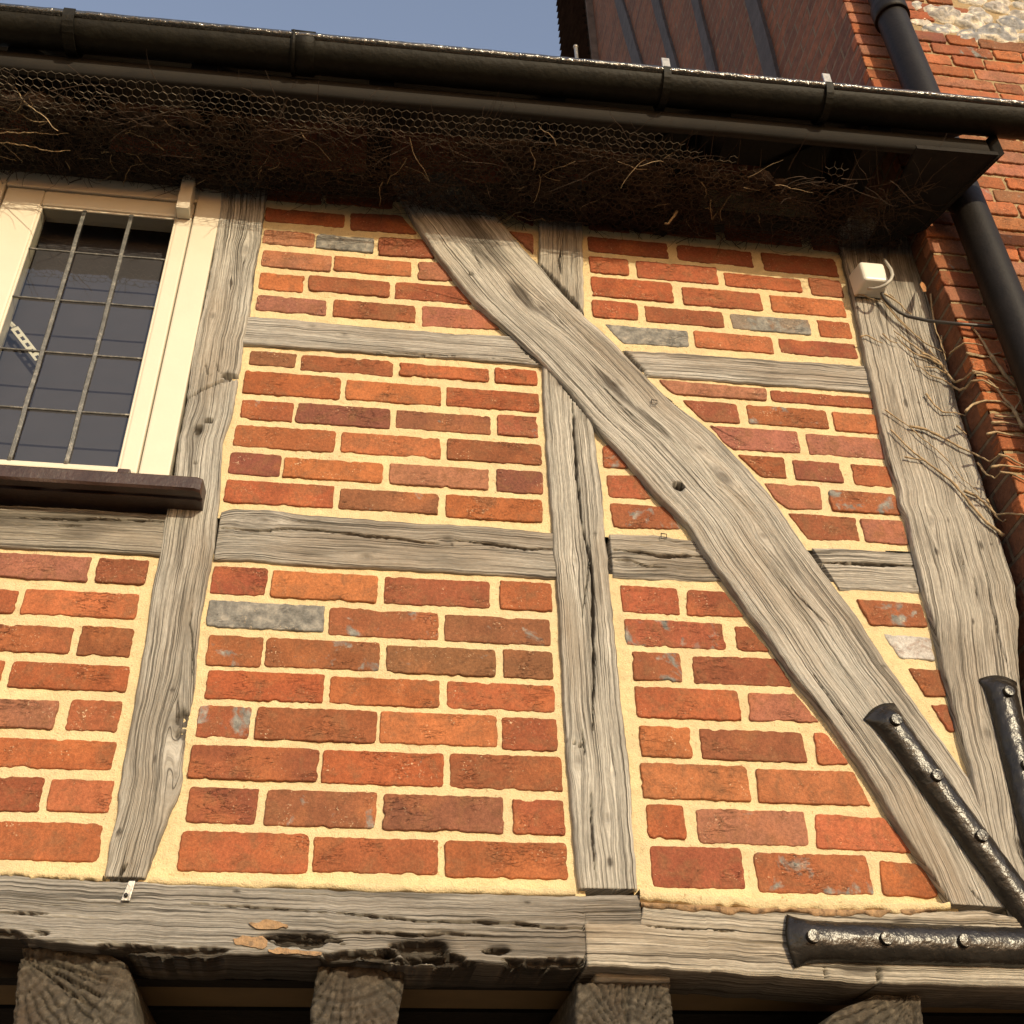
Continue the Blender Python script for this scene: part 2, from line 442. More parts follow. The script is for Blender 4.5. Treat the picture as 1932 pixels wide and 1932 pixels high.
def add_brick(mb, poly, code, y0=-.0035, mat=1, plane=None, jit=.0014, thick=.02, yaxis=None):
    poly = np.asarray(poly, float)
    if np.cross(poly[1]-poly[0], poly[2]-poly[1]) < 0: poly = poly[::-1]
    seed = random.randint(0, 9999)
    R = smooth_poly(poly, .006, .004, jit, seed)
    c = R.mean(0); n = len(R)
    nx = np.roll(R, -1, 0)-np.roll(R, 1, 0)
    inn = np.stack([-nx[:, 1], nx[:, 0]], 1); inn /= np.linalg.norm(inn, axis=1)[:, None]+1e-9
    y0 = y0+random.uniform(-.0014, .0014)
    t1, t2 = random.uniform(-.006, .006), random.uniform(-.02, .02)
    def ring(Q, y):
        yy = y+(Q[:, 0]-c[0])*t1+(Q[:, 1]-c[1])*t2
        return np.stack([Q[:, 0], yy, Q[:, 1]], 1)
    rings = [ring(R, thick), ring(R, y0+.0028), ring(R+inn*.0012, y0+.0009), ring(R+inn*.0027, y0)]
    v = np.vstack(rings)
    f = []
    for k in range(3):
        for i in range(n):
            j = (i+1) % n
            f.append((k*n+i, k*n+j, (k+1)*n+j, (k+1)*n+i))
    f.append(tuple(range(3*n, 4*n)))
    base = np.array((.73, .76, .84))*np.array(TONES[code])*np.array([random.uniform(.94, 1.06), random.uniform(.92, 1.08), random.uniform(.9, 1.1)])*random.uniform(.93, 1.05)
    gz = GLZ[code]*random.uniform(.85, 1.15)
    o = (random.random(), random.random())
    mb.add(v, f, mat, uv=np.tile(o, (len(v), 1)), col=base, gl=gz)
def inside(P, X, Z):
    r = np.zeros(X.shape, bool); n = len(P)
    for i in range(n):
        x1, z1 = P[i]; x2, z2 = P[(i+1) % n]
        c = ((z1 > Z) != (z2 > Z)) & (X < (x2-x1)*(Z-z1)/(z2-z1+1e-12)+x1)
        r ^= c
    return r
def expand(P, d):
    P = np.asarray(P); a = 0
    n = len(P)
    for i in range(n): a += P[i][0]*P[(i+1) % n][1]-P[(i+1) % n][0]*P[i][1]
    sg = 1 if a > 0 else -1
    out = []
    for i in range(n):
        e1 = P[i]-P[i-1]; e2 = P[(i+1) % n]-P[i]
        n1 = np.array([e1[1], -e1[0]])/(np.linalg.norm(e1)+1e-9); n2 = np.array([e2[1], -e2[0]])/(np.linalg.norm(e2)+1e-9)
        m_ = n1+n2; m_ /= np.linalg.norm(m_)+1e-9
        k = min(1/max(.35, m_@n1), 2)
        out.append(P[i]+sg*m_*d*k)
    return np.array(out)
def grid_patch(mb, P, step, y, amp, mat=0, seed=0):
    x0, z0 = P.min(0); x1, z1 = P.max(0)
    xs = np.arange(x0, x1+step, step); zs = np.arange(z0, z1+step, step)
    X, Z = np.meshgrid(xs, zs)
    Y = y+amp*(fbm(X*22, Z*22, seed, 3)*.9+fbm(X*110, Z*110, seed+3, 2)*.5)
    ins = inside(P, X, Z)
    fm = ins[:-1, :-1] | ins[1:, :-1] | ins[:-1, 1:] | ins[1:, 1:]
    idx = np.arange(X.size).reshape(X.shape)
    a = idx[:-1, :-1][fm]; b = idx[:-1, 1:][fm]; c = idx[1:, 1:][fm]; d = idx[1:, :-1][fm]
    used = np.unique(np.concatenate([a, b, c, d])); mp = -np.ones(X.size, int); mp[used] = np.arange(len(used))
    V = np.stack([X.ravel(), Y.ravel(), Z.ravel()], 1)[used]
    F_ = np.stack([mp[a], mp[b], mp[c], mp[d]], 1)
    mb.add(V, F_.tolist(), mat, uv=np.zeros((len(V), 2)))
def panel(outline, bricks, label, seed):
    P = expand(pts(outline), .009)
    mb = MB()
    grid_patch(mb, P, .004, 0.0004, .0024, 0, seed)
    for bk in bricks:
        c, code = bk[0], bk[1]; q = bk[2:]
        if len(q) == 4:
            x0, z0 = xz(c, q[0], q[1]); x1, z1 = xz(c, q[2], q[3])
            poly = [(x0, z0), (x1, z0), (x1, z1), (x0, z1)]
        else:
            poly = pts([c]+list(q))
        poly = np.array(poly)
        add_brick(mb, poly, code)
    o = mb.build('brick_infill', [M_MORT, M_BRICK], HOUSE)
    o['label'] = label
    return o
panel(['C', -300, 190, 0, 195, 400, 215, 825, 240, 790, 430, 725, 850, 690, 1050, 605, 1600, 535, 1915, -300, 1890], [
    ('C', 'P', -140, 225, 448, 388), ('C', 'D', 515, 262, 750, 402), ('C', 'R', -500, 400, 70, 552), ('C', 'O', 135, 420, 700, 580),
    ('C', 'D', -230, 592, 355, 760), ('C', 'D', 428, 612, 668, 778), ('C', 'R', 70, 795, 650, 958), ('C', 'R', -560, 770, -10, 940),
    ('C', 'P', -300, 980, 275, 1152), ('C', 'R', 372, 992, 605, 1165), ('C', 'R', -120, 1185, 580, 1365),
    ('C', 'D', -400, 1378, 195, 1580), ('C', 'O', 270, 1405, 562, 1585), ('C', 'R', -180, 1620, 505, 1838)],
    'brick infill below the window', 11)
panel(['C', 1100, 262, 1500, 285, 'D', 300, 305, 1290, 358, 1310, 400, 1345, 1000, 1400, 1700, 1420, 1990, 'J', 1700, 400, 900, 375, 750, 360,
       'C', 850, 1690, 945, 1420, 1005, 980, 1035, 600], [
    ('C', 'D', 1108, 300, 1375, 460), ('D', 'O', -165, 325, 372, 495), ('D', 'D', 415, 355, 960, 525), ('D', 'R', 1008, 380, 1285, 542),
    ('C', 'G', 1085, 482, 1675, 648), ('D', 'M', 130, 515, 693, 688), ('D', 'B', 725, 552, 1278, 718),
    ('C', 'M', 1085, 660, 1350, 830), ('D', 'M', -195, 672, 385, 848), ('D', 'B', 425, 712, 990, 880), ('D', 'B', 1028, 735, 1292, 893),
    ('C', 'R', 1080, 838, 1672, 1015), ('D', 'R', 135, 872, 697, 1040), ('D', 'R', 737, 898, 1300, 1063),
    ('C', 'M', 1035, 1022, 1285, 1200), ('D', 'D', -245, 1032, 368, 1225), ('D', 'O', 395, 1055, 1000, 1243), ('D', 'D', 1020, 1085, 1315, 1265),
    ('C', 'D', 995, 1228, 1645, 1425), ('D', 'R', 95, 1255, 718, 1450), ('D', 'D', 750, 1272, 1338, 1472),
    ('C', 'D', 985, 1445, 1322, 1645), ('D', 'B', -195, 1458, 365, 1665), ('D', 'B', 410, 1482, 1030, 1690), ('D', 'D', 1075, 1512, 1350, 1700),
    ('C', 'R', 945, 1675, 1590, 1900), ('D', 'R', 50, 1705, 690, 1905), ('D', 'R', 725, 1725, 1365, 1930)],
    'large brick infill low in the middle with a grey brick near its top left', 12)
panel(['A', 200, 735, 850, 780, 1610, 835, 1650, 1620, 500, 1545, 70, 1545, 100, 1200, 160, 900], [
    ('A', 'B', 225, 765, 437, 850), ('A', 'D', 468, 785, 900, 892), ('A', 'R', 932, 825, 1358, 918), ('A', 'R', 1385, 848, 1590, 935),
    ('A', 'R', 200, 862, 650, 1002), ('A', 'O', 680, 905, 1130, 1032), ('A', 'R', 1155, 938, 1600, 1062),
    ('A', 'M', 185, 998, 422, 1108), ('A', 'V', 447, 1015, 887, 1140), ('A', 'B', 918, 1048, 1367, 1168), ('A', 'M', 1397, 1070, 1592, 1182),
    ('A', 'R', 155, 1115, 622, 1252), ('A', 'O', 660, 1152, 1128, 1283), ('A', 'D', 1160, 1185, 1610, 1315),
    ('A', 'V', 130, 1247, 362, 1368), ('A', 'O', 388, 1275, 850, 1400), ('A', 'P', 888, 1302, 1357, 1432), ('A', 'V', 1392, 1330, 1618, 1452),
    ('A', 'R', 112, 1378, 615, 1518), ('A', 'B', 650, 1420, 1118, 1548), ('A', 'R', 1152, 1450, 1615, 1588)],
    'square brick infill in the middle between the two long rails', 13)
panel(['A', 310, -90, 880, -60, 1000, 130, 1110, 300, 1290, 520, 1480, 690, 215, 600, 280, 180], [
    ('A', 'D', 310, -20, 560, 75), ('A', 'D', 590, 0, 900, 95),
    ('A', 'D', 300, 85, 670, 185), ('A', 'D', 700, 112, 940, 125, 1020, 215, 700, 195),
    ('A', 'P', 290, 190, 525, 278), ('A', 'G', 540, 212, 808, 305), ('A', 'D', 832, 228, 1050, 240, 1105, 330, 832, 315),
    ('A', 'P', 285, 290, 605, 395), ('A', 'O', 625, 318, 988, 418), ('A', 'P', 1022, 345, 1150, 350, 1195, 440, 1020, 430),
    ('A', 'O', 272, 395, 473, 492), ('A', 'D', 505, 410, 885, 515), ('A', 'D', 912, 437, 1215, 462, 1290, 548, 910, 520),
    ('A', 'P', 258, 500, 582, 602), ('A', 'D', 622, 522, 1008, 635), ('A', 'P', 1040, 553, 1320, 575, 1420, 668, 1040, 650)],
    'brick infill at the top left of the brace partly in eaves shadow', 14)
panel(['A', 1330, -20, 1595, -20, 1600, 370, 1400, 130], [
    ('A', 'D', 1400, 60, 1570, 80, 1570, 180, 1440, 110), ('A', 'P', 1450, 200, 1570, 215, 1570, 310, 1500, 245)],
    'sliver of brick infill above the brace beside the stud', 15)
panel(['B', 195, -20, 1430, 40, 1465, 430, 1545, 830, 1520, 840, 370, 765, 200, 590], [
    ('B', 'D', 215, 110, 420, 210), ('B', 'D', 450, 135, 830, 240), ('B', 'D', 860, 170, 1240, 275), ('B', 'D', 1270, 210, 1420, 300),
    ('B', 'D', 215, 222, 605, 330), ('B', 'D', 635, 262, 1010, 370), ('B', 'D', 1040, 300, 1415, 418),
    ('B', 'R', 222, 318, 418, 412), ('B', 'R', 445, 340, 842, 455), ('B', 'R', 862, 395, 1243, 492), ('B', 'D', 1262, 420, 1440, 517),
    ('B', 'R', 230, 412, 630, 540), ('B', 'R', 662, 462, 1055, 580), ('B', 'O', 1078, 502, 1452, 612),
    ('B', 'R', 235, 525, 462, 625), ('B', 'D', 485, 552, 872, 660), ('B', 'T', 892, 590, 1285, 695), ('B', 'R', 1305, 620, 1480, 712),
    ('B', 'G', 295, 640, 695, 672, 702, 752, 385, 735, 340, 690), ('B', 'O', 718, 672, 1108, 783), ('B', 'D', 1120, 705, 1507, 808)],
    'brick infill at the top right of the brace below the eaves', 16)
panel(['B', 490, 880, 1560, 955, 1600, 1050, 1770, 1700, 1230, 1695, 1100, 1460, 780, 1120], [
    ('B', 'P', 555, 905, 1065, 950, 1070, 1007, 630, 975, 590, 945), ('B', 'D', 1082, 955, 1580, 1045),
    ('B', 'D', 665, 1000, 925, 1020, 942, 1112, 770, 1105), ('B', 'M', 968, 1022, 1370, 1142), ('B', 'O', 1375, 1058, 1612, 1165),
    ('B', 'P', 795, 1122, 1215, 1150, 1232, 1255, 910, 1240, 860, 1200), ('B', 'P', 1250, 1160, 1635, 1285),
    ('B', 'D', 925, 1260, 1150, 1275, 1165, 1375, 1045, 1370), ('B', 'V', 1188, 1285, 1440, 1397), ('B', 'R', 1465, 1305, 1672, 1418),
    ('B', 'P', 1055, 1395, 1322, 1412, 1335, 1525, 1170, 1520, 1120, 1485), ('B', 'M', 1358, 1428, 1705, 1550),
    ('B', 'D', 1165, 1537, 1492, 1562, 1512, 1672, 1270, 1668), ('B', 'P', 1510, 1565, 1742, 1690)],
    'brick infill between the brace and the right corner post', 17)
panel(['B', 240, 1095, 400, 1270, 600, 1490, 735, 1665, 300, 1632, 265, 1300], [
    ('B', 'M', 285, 1222, 338, 1215, 412, 1328, 292, 1325), ('B', 'R', 305, 1360, 450, 1360, 520, 1475, 318, 1465),
    ('B', 'M', 320, 1490, 590, 1510, 665, 1617, 340, 1610)],
    'small triangular brick infill between the stud and the brace', 18)
panel(['F', 245, 255, 780, 268, 810, 262, 1000, 530, 1250, 860, 1460, 1160, 1680, 1520, 'K', 1400, 200, 1490, 372, 1490, 395, 0, 405, 'F', 390, 1830, 370, 1500, 330, 1100, 280, 700], [
    ('F', 'R', 290, 287, 580, 430), ('F', 'D', 607, 308, 790, 318, 880, 440, 608, 432),
    ('F', 'M', 308, 445, 800, 597), ('F', 'D', 835, 482, 900, 482, 1003, 603, 848, 600),
    ('F', 'M', 345, 603, 590, 750), ('F', 'D', 632, 622, 1030, 635, 1115, 772, 640, 757),
    ('F', 'R', 358, 768, 872, 938), ('F', 'P', 898, 797, 1125, 803, 1240, 940, 908, 935),
    ('F', 'O', 378, 955, 638, 1113), ('F', 'D', 665, 968, 1182, 1133), ('F', 'O', 1210, 985, 1268, 990, 1385, 1142, 1230, 1142),
    ('F', 'O', 385, 1132, 915, 1318), ('F', 'O', 935, 1160, 1400, 1175, 1485, 1340, 950, 1322),
    ('F', 'R', 410, 1327, 610, 1497), ('F', 'P', 645, 1347, 1195, 1530), ('F', 'O', 1215, 1372, 1545, 1395, 1685, 1565, 1225, 1538),
    ('F', 'D', 430, 1525, 892, 1735), ('F', 'M', 922, 1558, 1500, 1762), ('K', 'R', 1030, 85, 1275, 110, 1335, 165, 1405, 300, 1350, 328, 1060, 305)],
    'brick infill low on the right cut off by the underside of the brace', 19)
panel(['F', 1310, 290, 1735, 318, 'G', 255, 1400, 330, 1700, 'Z', 2802, 2026, 2835, 2147, 2863, 2235, 2881, 2310, 2812, 2226, 2756, 2147, 2700, 2068, 2668, 2022, 'F', 1540, 620, 1420, 430], [
    ('F', 'M', 1415, 355, 1715, 378, 1758, 490, 1480, 480), ('G', 'W', 10, 1532, 260, 1555, 285, 1675, 100, 1660),
    ('G', 'D', 140, 1712, 315, 1722, 340, 1862, 230, 1858), ('E', 'D', 895, 308, 985, 310, 1025, 450, 990, 450)],
    'tall tapering brick infill between the brace and the corner post', 20)

# ---------------------------------------------------------------- oak timbers
def resample(P, n):
    d = np.r_[0, np.cumsum(np.linalg.norm(np.diff(P, axis=0), axis=1))]
    s = np.linspace(0, d[-1], n)
    return np.stack([np.interp(s, d, P[:, 0]), np.interp(s, d, P[:, 1])], 1)
def smooth1(a, k):
    if k < 1: return a
    ker = np.ones(2*k+1)/(2*k+1)
    return np.stack([np.convolve(np.pad(a[:, i], k, mode='edge'), ker, 'valid') for i in range(2)], 1)
def seglist_dist(X, Z, P):
    best = np.full(X.shape, 9.0); tt = np.zeros(X.shape)
    n = len(P)-1
    for i in range(n):
        a, b = P[i], P[i+1]; d = b-a; l2 = d@d+1e-12
        t = np.clip(((X-a[0])*d[0]+(Z-a[1])*d[1])/l2, 0, 1)
        dd = np.hypot(X-a[0]-t*d[0], Z-a[1]-t*d[1])
        m_ = dd < best; best = np.where(m_, dd, best); tt = np.where(m_, (i+t)/n, tt)
    return best, tt
def timber(name, Aseq, Bseq, mode='arc', proud=.013, back=.09, cracks=(), knots=(), stains_shade=(), pits=(), tint=(1, 1, 1), seed=1, label=None,
           check=1.0, Yp=None, wear=.0015, rough=1.0, mat=None, parent=None, du=.005, dv=.0019, smooth=2, endgrain=False, rot=0.0, worig=.5, under=.25):
    Yp = -proud if Yp is None else Yp
    A = pts(Aseq, Yp) if isinstance(Aseq, list) else Aseq; B = pts(Bseq, Yp) if isinstance(Bseq, list) else Bseq
    if mode == 'arc':
        ln = max(np.linalg.norm(np.diff(A, axis=0), axis=1).sum(), np.linalg.norm(np.diff(B, axis=0), axis=1).sum())
        nu = max(4, int(ln/du)); a = resample(A, nu); b = resample(B, nu)
    else:
        k = 0 if mode == 'x' else 1
        Ao = A[np.argsort(A[:, k], kind='stable')]; Bo = B[np.argsort(B[:, k], kind='stable')]
        lo = min(Ao[0, k], Bo[0, k]); hi = max(Ao[-1, k], Bo[-1, k]); ln = hi-lo
        nu = max(4, int(ln/du)); s = np.linspace(lo, hi, nu)
        def mk(o):
            q = np.interp(s, o[:, k], o[:, 1-k])
            return np.stack([s, q], 1) if k == 0 else np.stack([q, s], 1)
        a = mk(Ao); b = mk(Bo)
    a = smooth1(a, smooth); b = smooth1(b, smooth)
    u = np.linspace(0, ln, nu)
    wid = np.linalg.norm(b-a, axis=1); nv = max(6, int(wid.max()/dv))
    # edge wander
    dirv = (b-a)/(wid[:, None]+1e-9)
    a = a+dirv*(wear*(fbm(u*40, u*0, seed+50, 3)*1.3+fbm(u*12, u*0, seed+53, 2)))[:, None]
    b = b+dirv*(wear*(fbm(u*40, u*0+9, seed+51, 3)*1.3+fbm(u*12, u*0, seed+54, 2)))[:, None]
    v = np.linspace(0, 1, nv)
    U, V = np.meshgrid(u, v, indexing='ij')
    X = a[:, 0][:, None]*(1-V)+b[:, 0][:, None]*V
    Z = a[:, 1][:, None]*(1-V)+b[:, 1][:, None]*V
    W = (V*wid[:, None] if worig == 0 else (V-1)*wid[:, None] if worig == 1 else (V-.5)*wid[:, None])
    Wg = W + .0018*fbm(U*1.0, W*3, seed, 2) + .0004*fbm(U*8, W*12, seed+1, 2)
    Ug = U + .03*fbm(U*2, W*9, seed+2, 2)
    stain_shade = np.zeros_like(X); hk = np.zeros_like(X)
    for kn in knots:
        kx, kz = xz(kn[0], kn[1], kn[2]); r = kn[3]
        # local along/across
        d = np.hypot(X-kx, Z-kz); i = np.unravel_index(np.argmin(d), d.shape)
        lu = U-U[i]; lw = W-W[i]
        e = np.exp(-((lu/(r*2.6))**2+(lw/(r*1.3))**2))
        Wg = Wg - np.sign(lw+1e-9)*r*.5*e*(1-np.exp(-np.abs(lw)/(r*.35)))
        core = np.exp(-((lu/r)**2+(lw/(r*.8))**2)*1.6)
        stain_shade = np.maximum(stain_shade, core*kn[4] if len(kn) > 4 else core*.8)
        rr = np.sqrt((lu/1.3)**2+lw**2)
        hk -= core*.002 + .0012*np.exp(-(d/(r*1.4))**2)*np.cos(rr/.0028)
    for sx in stains_shade:
        kx, kz = xz(sx[0], sx[1], sx[2]); d = np.hypot(X-kx, Z-kz); i = np.unravel_index(np.argmin(d), d.shape)
        lu = U-U[i]; lw = W-W[i]
        q = (lu/sx[3])**2+(lw/sx[4])**2 + .9*fbm(U*12, Wg*90, seed+9, 3)
        stain_shade = np.maximum(stain_shade, np.clip(1.1-q, 0, 1)*sx[5])
    if endgrain:
        px, pz = rot
        dx, dz = X-px, Z-pz
        r = np.hypot(dx, dz)+.008*fbm(X*12, Z*12, seed, 2); th = np.arctan2(dz, dx)
        k = np.round(r/.05)+1
        c1 = np.abs(((r/.019+1.1*fbm(X*14, Z*14, seed+1, 3)) % 1)-.5)
        c2 = np.abs(((th*(7+5*k)/math.pi+1.0*fbm(X*18, Z*18, seed+2, 3)+k*.37) % 1)-.5)
        e1 = np.clip(1.2-c1/.13, 0, 1)*np.clip(vnoise(X*40, Z*40, seed+4)+.9, 0, 1); e2 = np.clip(1.2-c2/.12, 0, 1)*np.clip(vnoise(X*25, Z*25, seed+5)+1.0, 0, 1)
        h = -.003*e1 - .008*e2
        stain_shade = np.maximum(stain_shade, np.maximum(e1*.55, e2*.95))
        h += .0012*np.cos(r/.0022)+.003*fbm(X*60, Z*60, seed+6, 3)
        for q in range(5):
            t0 = (random.random()*2-1)*math.pi; w0 = random.uniform(.03, .06)
            dd = np.abs(((th-t0+math.pi) % (2*math.pi))-math.pi)*r
            h -= .012*np.clip(1-dd/.0035, 0, 1)*(r < .16)*(r > .015)
    else:
        g1 = fbm(Ug*2, Wg*230, seed+3, 2); g2 = fbm(Ug*1.8, Wg*90, seed+4, 3); g3_ = fbm(Ug*1.5, Wg*16, seed+5, 2)
        h = rough*(.00042*g1+.00045*g2+.0010*g3_)
        # natural drying checks following the grain
        ck = fbm(Ug*1.1, Wg*75, seed+6, 2); cm = np.clip(vnoise(Ug*3.1, Wg*18, seed+7)*2.2-.5, 0, 1)
        h -= check*.0045*np.clip(1-np.abs(ck)/.05, 0, 1)*cm
        ck = vnoise(Ug*3.0, Wg*120, seed+16); cm = np.clip(vnoise(Ug*5, Wg*30, seed+17)*2.2-.4, 0, 1)
        h -= check*.0028*np.clip(1-np.abs(ck)/.10, 0, 1)*cm
        h += hk
    for cr2 in cracks:
        c, wdt, dep = cr2[0], cr2[1], cr2[2]
        wdt *= .45
        CPp = pts([c]+list(cr2[3:]), Yp)
        d, tt = seglist_dist(X, Z, resample(CPp, 24)+np.stack([vnoise(np.arange(24)*.7, np.arange(24)*0, seed+33), vnoise(np.arange(24)*.7, np.arange(24)*0+5, seed+34)], 1)*.0012)
        wd = wdt*(.25+1.0*np.sin(np.clip(tt, .02, .98)*math.pi))*(1+.4*vnoise(tt*30, tt*0, seed+35))
        wd = np.maximum(wd, wdt*.38)
        h -= dep*np.clip(1.5-d/wd, 0, 1)
        stain_shade = np.maximum(stain_shade, .9*np.clip(1.6-d/wd, 0, 1))
    for pt in pits:
        kx, kz = xz(pt[0], pt[1], pt[2]); 
        qd = ((X-kx)/pt[3])**2+((Z-kz)/pt[4])**2 + (pt[6] if len(pt) > 6 else 1.5)*fbm(X*34, Z*110, seed+19, 4)
        m_ = np.clip((1.0-qd)*2.5, 0, 1)
        h -= pt[5]*1.3*m_*(1+.5*fbm(X*60, Z*140, seed+20, 3)); stain_shade = np.maximum(stain_shade, np.clip(m_*1.6, 0, 1))
    # rounded arris
    de = np.minimum(V, 1-V)*wid[:, None]; r0 = .007
    q = np.clip(1-de/r0, 0, 1); h -= r0*.8*(1-np.sqrt(np.clip(1-q*q, 0, 1)))
    Y = Yp - h
    idx = np.arange(X.size).reshape(X.shape)
    VV = np.stack([X.ravel(), Y.ravel(), Z.ravel()], 1)
    UVv = np.stack([Ug.ravel()+seed*3.7, Wg.ravel()+seed*1.3], 1)
    F_ = np.stack([idx[:-1, :-1].ravel(), idx[1:, :-1].ravel(), idx[1:, 1:].ravel(), idx[:-1, 1:].ravel()], 1).tolist()
    # skirt
    bd = np.r_[idx[:, 0], idx[-1, 1:], idx[::-1, -1][1:], idx[0, ::-1][1:-1]]
    n0 = X.size; sk = VV[bd].copy(); sk[:, 1] = back
    skuv = UVv[bd]+np.array([0, .05])
    nb = len(bd)
    for i in range(nb):
        j = (i+1) % nb
        F_.append((int(bd[i]), n0+i, n0+j, int(bd[j])))
    mb = MB()
    mb.add(np.vstack([VV, sk]), F_, 0, uv=np.vstack([UVv, skuv]), gl=np.r_[stain_shade.ravel(), np.full(nb, under)])
    o = mb.build(name, mat or M_OAK, parent or HOUSE)
    o.color = (*tint, 1)
    if label: o['label'] = label
    return o

timber('window_post', ['W', 1050, 60, 1048, 150, 1042, 235, 1012, 440, 960, 720, 925, 850, 888, 1120, 852, 1300, 825, 1480, 'C', 865, 0, 850, 60, 830, 240, 790, 430, 755, 650, 725, 850, 705, 950, 688, 1060, 665, 1180, 640, 1330, 618, 1450, 605, 1600, 575, 1700, 535, 1925],
       ['W', 1275, 90, 1262, 190, 1250, 290, 1225, 440, 1182, 740, 1150, 900, 1112, 1160, 1062, 1300, 1050, 1500, 'C', 1135, -20, 1125, 60, 1100, 250, 1070, 400, 1035, 600, 1012, 850, 1006, 980, 970, 1090, 950, 1240, 946, 1400, 925, 1500, 880, 1580, 845, 1690, 750, 1925],
       'z', seed=3, tint=(.90, .90, .88), smooth=3, check=.5, rough=.8, pits=[('W', 1100, 1035, .020, .008, .014, .7), ('C', 960, 1120, .016, .035, .008, 1.6), ('W', 945, 1290, .010, .016, .010, .9), ('W', 995, 1245, .010, .006, .008, .8)], label='long weathered post beside the window',
       cracks=[('W', .0035, .012, 890, 1125, 960, 1080, 1050, 1040, 1118, 1030), ('W', .0022, .006, 975, 950, 985, 1000, 1010, 1020), ('W', .002, .006, 1020, 940, 1040, 990, 1060, 1010),
               ('W', .0018, .005, 900, 1420, 960, 1435), ('C', .0022, .007, 1000, 480, 985, 600, 1000, 720, 1000, 900), ('J', .004, .014, 660, 265, 640, 290, 618, 335)],
       knots=[('W', 1165, 430, .022, .3), ('W', 945, 1290, .016, .9), ('W', 1100, 590, .010, .6), ('C', 905, 1130, .035, .55), ('C', 900, 1420, .03, .25), ('W', 1010, 745, .014, .4)],
       stains_shade=[('W', 1085, 1035, .02, .008, .95), ('C', 950, 1150, .05, .02, .75), ('W', 955, 1290, .02, .012, .95), ('W', 990, 1245, .012, .007, .9), ('C', 810, 1320, .012, .004, .9), ('C', 900, 955, .005, .005, .9), ('C', 625, 1698, .006, .006, .95)])
timber('stud', ['P', 1018, 330, 1018, 480, 'A', 1600, 350, 'B', -10, 700, 5, 860, 12, 1000, 25, 1250, 45, 1500, 'D', 1283, 30, 1290, 200, 1310, 400, 1330, 700, 1345, 1000, 1375, 1400, 1400, 1700, 1426, 1980],
       ['P', 1098, 340, 1100, 500, 'A', 1815, 600, 'B', 225, 900, 245, 1100, 262, 1250, 290, 1450, 'D', 1550, 60, 1575, 270, 1585, 420, 1615, 700, 1645, 1000, 1690, 1400, 1705, 1700, 1731, 1980],
       'z', seed=8, tint=(.92, .91, .88), proud=.014, check=1.1, smooth=2, label='upright stud crossed by the brace',
       cracks=[('A', .012, .03, 1604, 358, 1700, 470, 1812, 590), ('B', .008, .02, 100, 935, 170, 1008, 242, 1098), ('B', .0042, .02, 145, 960, 150, 1100, 165, 1350, 190, 1560, 200, 1660), ('D', .0048, .022, 1425, 0, 1450, 150, 1490, 300, 1495, 600, 1500, 900, 1495, 1150), ('D', .003, .015, 1485, 1480, 1490, 1700, 1515, 1932),
               ('D', .0025, .012, 1440, 1150, 1455, 1290), ('D', .002, .01, 1350, 1200, 1450, 1240), ('A', .0035, .014, 1700, 290, 1690, 340, 1705, 410), ('D', .0022, .01, 1480, 200, 1470, 330, 1440, 560)],
       knots=[('A', 1690, 945, .016, .7), ('D', 1560, 1620, .016, .5), ('D', 1410, 1330, .02, .4), ('D', 1390, 300, .012, .4), ('D', 1590, 1400, .010, .4)],
       stains_shade=[('D', 1575, 1845, .010, .006, 1.0), ('B', 150, 1110, .008, .005, .9), ('D', 1500, 155, .006, .005, .8), ('A', 1700, 950, .02, .014, .7)])
timber('brace', ['P', 735, 330, 'A', 1000, 130, 1050, 215, 1110, 300, 1190, 400, 1290, 520, 1480, 690, 1600, 800, 'B', 150, 970, 250, 1110, 400, 1270, 520, 1410, 600, 1490, 'F', 620, 0, 700, 130, 800, 260, 900, 400, 1000, 530, 1120, 710, 1250, 860, 1360, 1020, 1460, 1160, 1560, 1330, 1680, 1520, 'K', 1250, 0, 1400, 200, 1492, 372],
       ['P', 850, 320, 'A', 1400, 130, 1500, 250, 1600, 360, 1700, 480, 1815, 600, 'B', 300, 680, 490, 880, 620, 1010, 780, 1120, 960, 1300, 1100, 1460, 'F', 1180, 110, 1300, 270, 1420, 430, 1540, 620, 'Z', 2668, 2022, 2700, 2068, 2756, 2147, 2812, 2226, 2868, 2305, 2905, 2400, 2945, 2520, 2985, 2690],
       'arc', proud=.024, seed=21, pits=[('B', 638, 1440, .0135, .012, .03, .15), ('A', 1270, 435, .006, .006, .012, .3)], smooth=4, check=.9, label='long curved diagonal brace',
       tint=(.98, .97, .95), du=.005,
       cracks=[('A', .002, .008, 1270, 270, 1310, 350, 1340, 400), ('B', .0025, .008, 260, 900, 330, 980, 420, 1060, 560, 1180), ('F', .002, .008, 1100, 300, 1200, 400, 1330, 520), ('F', .0018, .008, 1040, 200, 1130, 330, 1240, 440),
               ('K', .002, .008, 1580, 240, 1700, 380), ('E', .002, .008, 300, 150, 420, 320, 560, 520)],
       knots=[('A', 1600, 600, .035, .55), ('B', 330, 960, .022, .9), ('B', 850, 1390, .022, .55), ('B', 740, 1260, .014, .4), ('F', 960, 90, .02, .5)],
       stains_shade=[('A', 1300, 260, .16, .05, .75), ('A', 1360, 350, .10, .03, .8), ('A', 1510, 540, .07, .028, .95), ('B', 330, 970, .09, .013, 1.0), ('B', 520, 1140, .06, .012, .85), ('B', 850, 1390, .05, .014, .8), ('F', 1100, 220, .10, .010, .8), ('F', 1250, 420, .08, .007, .6), ('A', 1270, 435, .007, .007, 1.0), ('E', 640, 145, .006, .006, .9), ('E', 1000, 565, .012, .009, .95), ('B', 640, 1440, .012, .012, 1.3)])
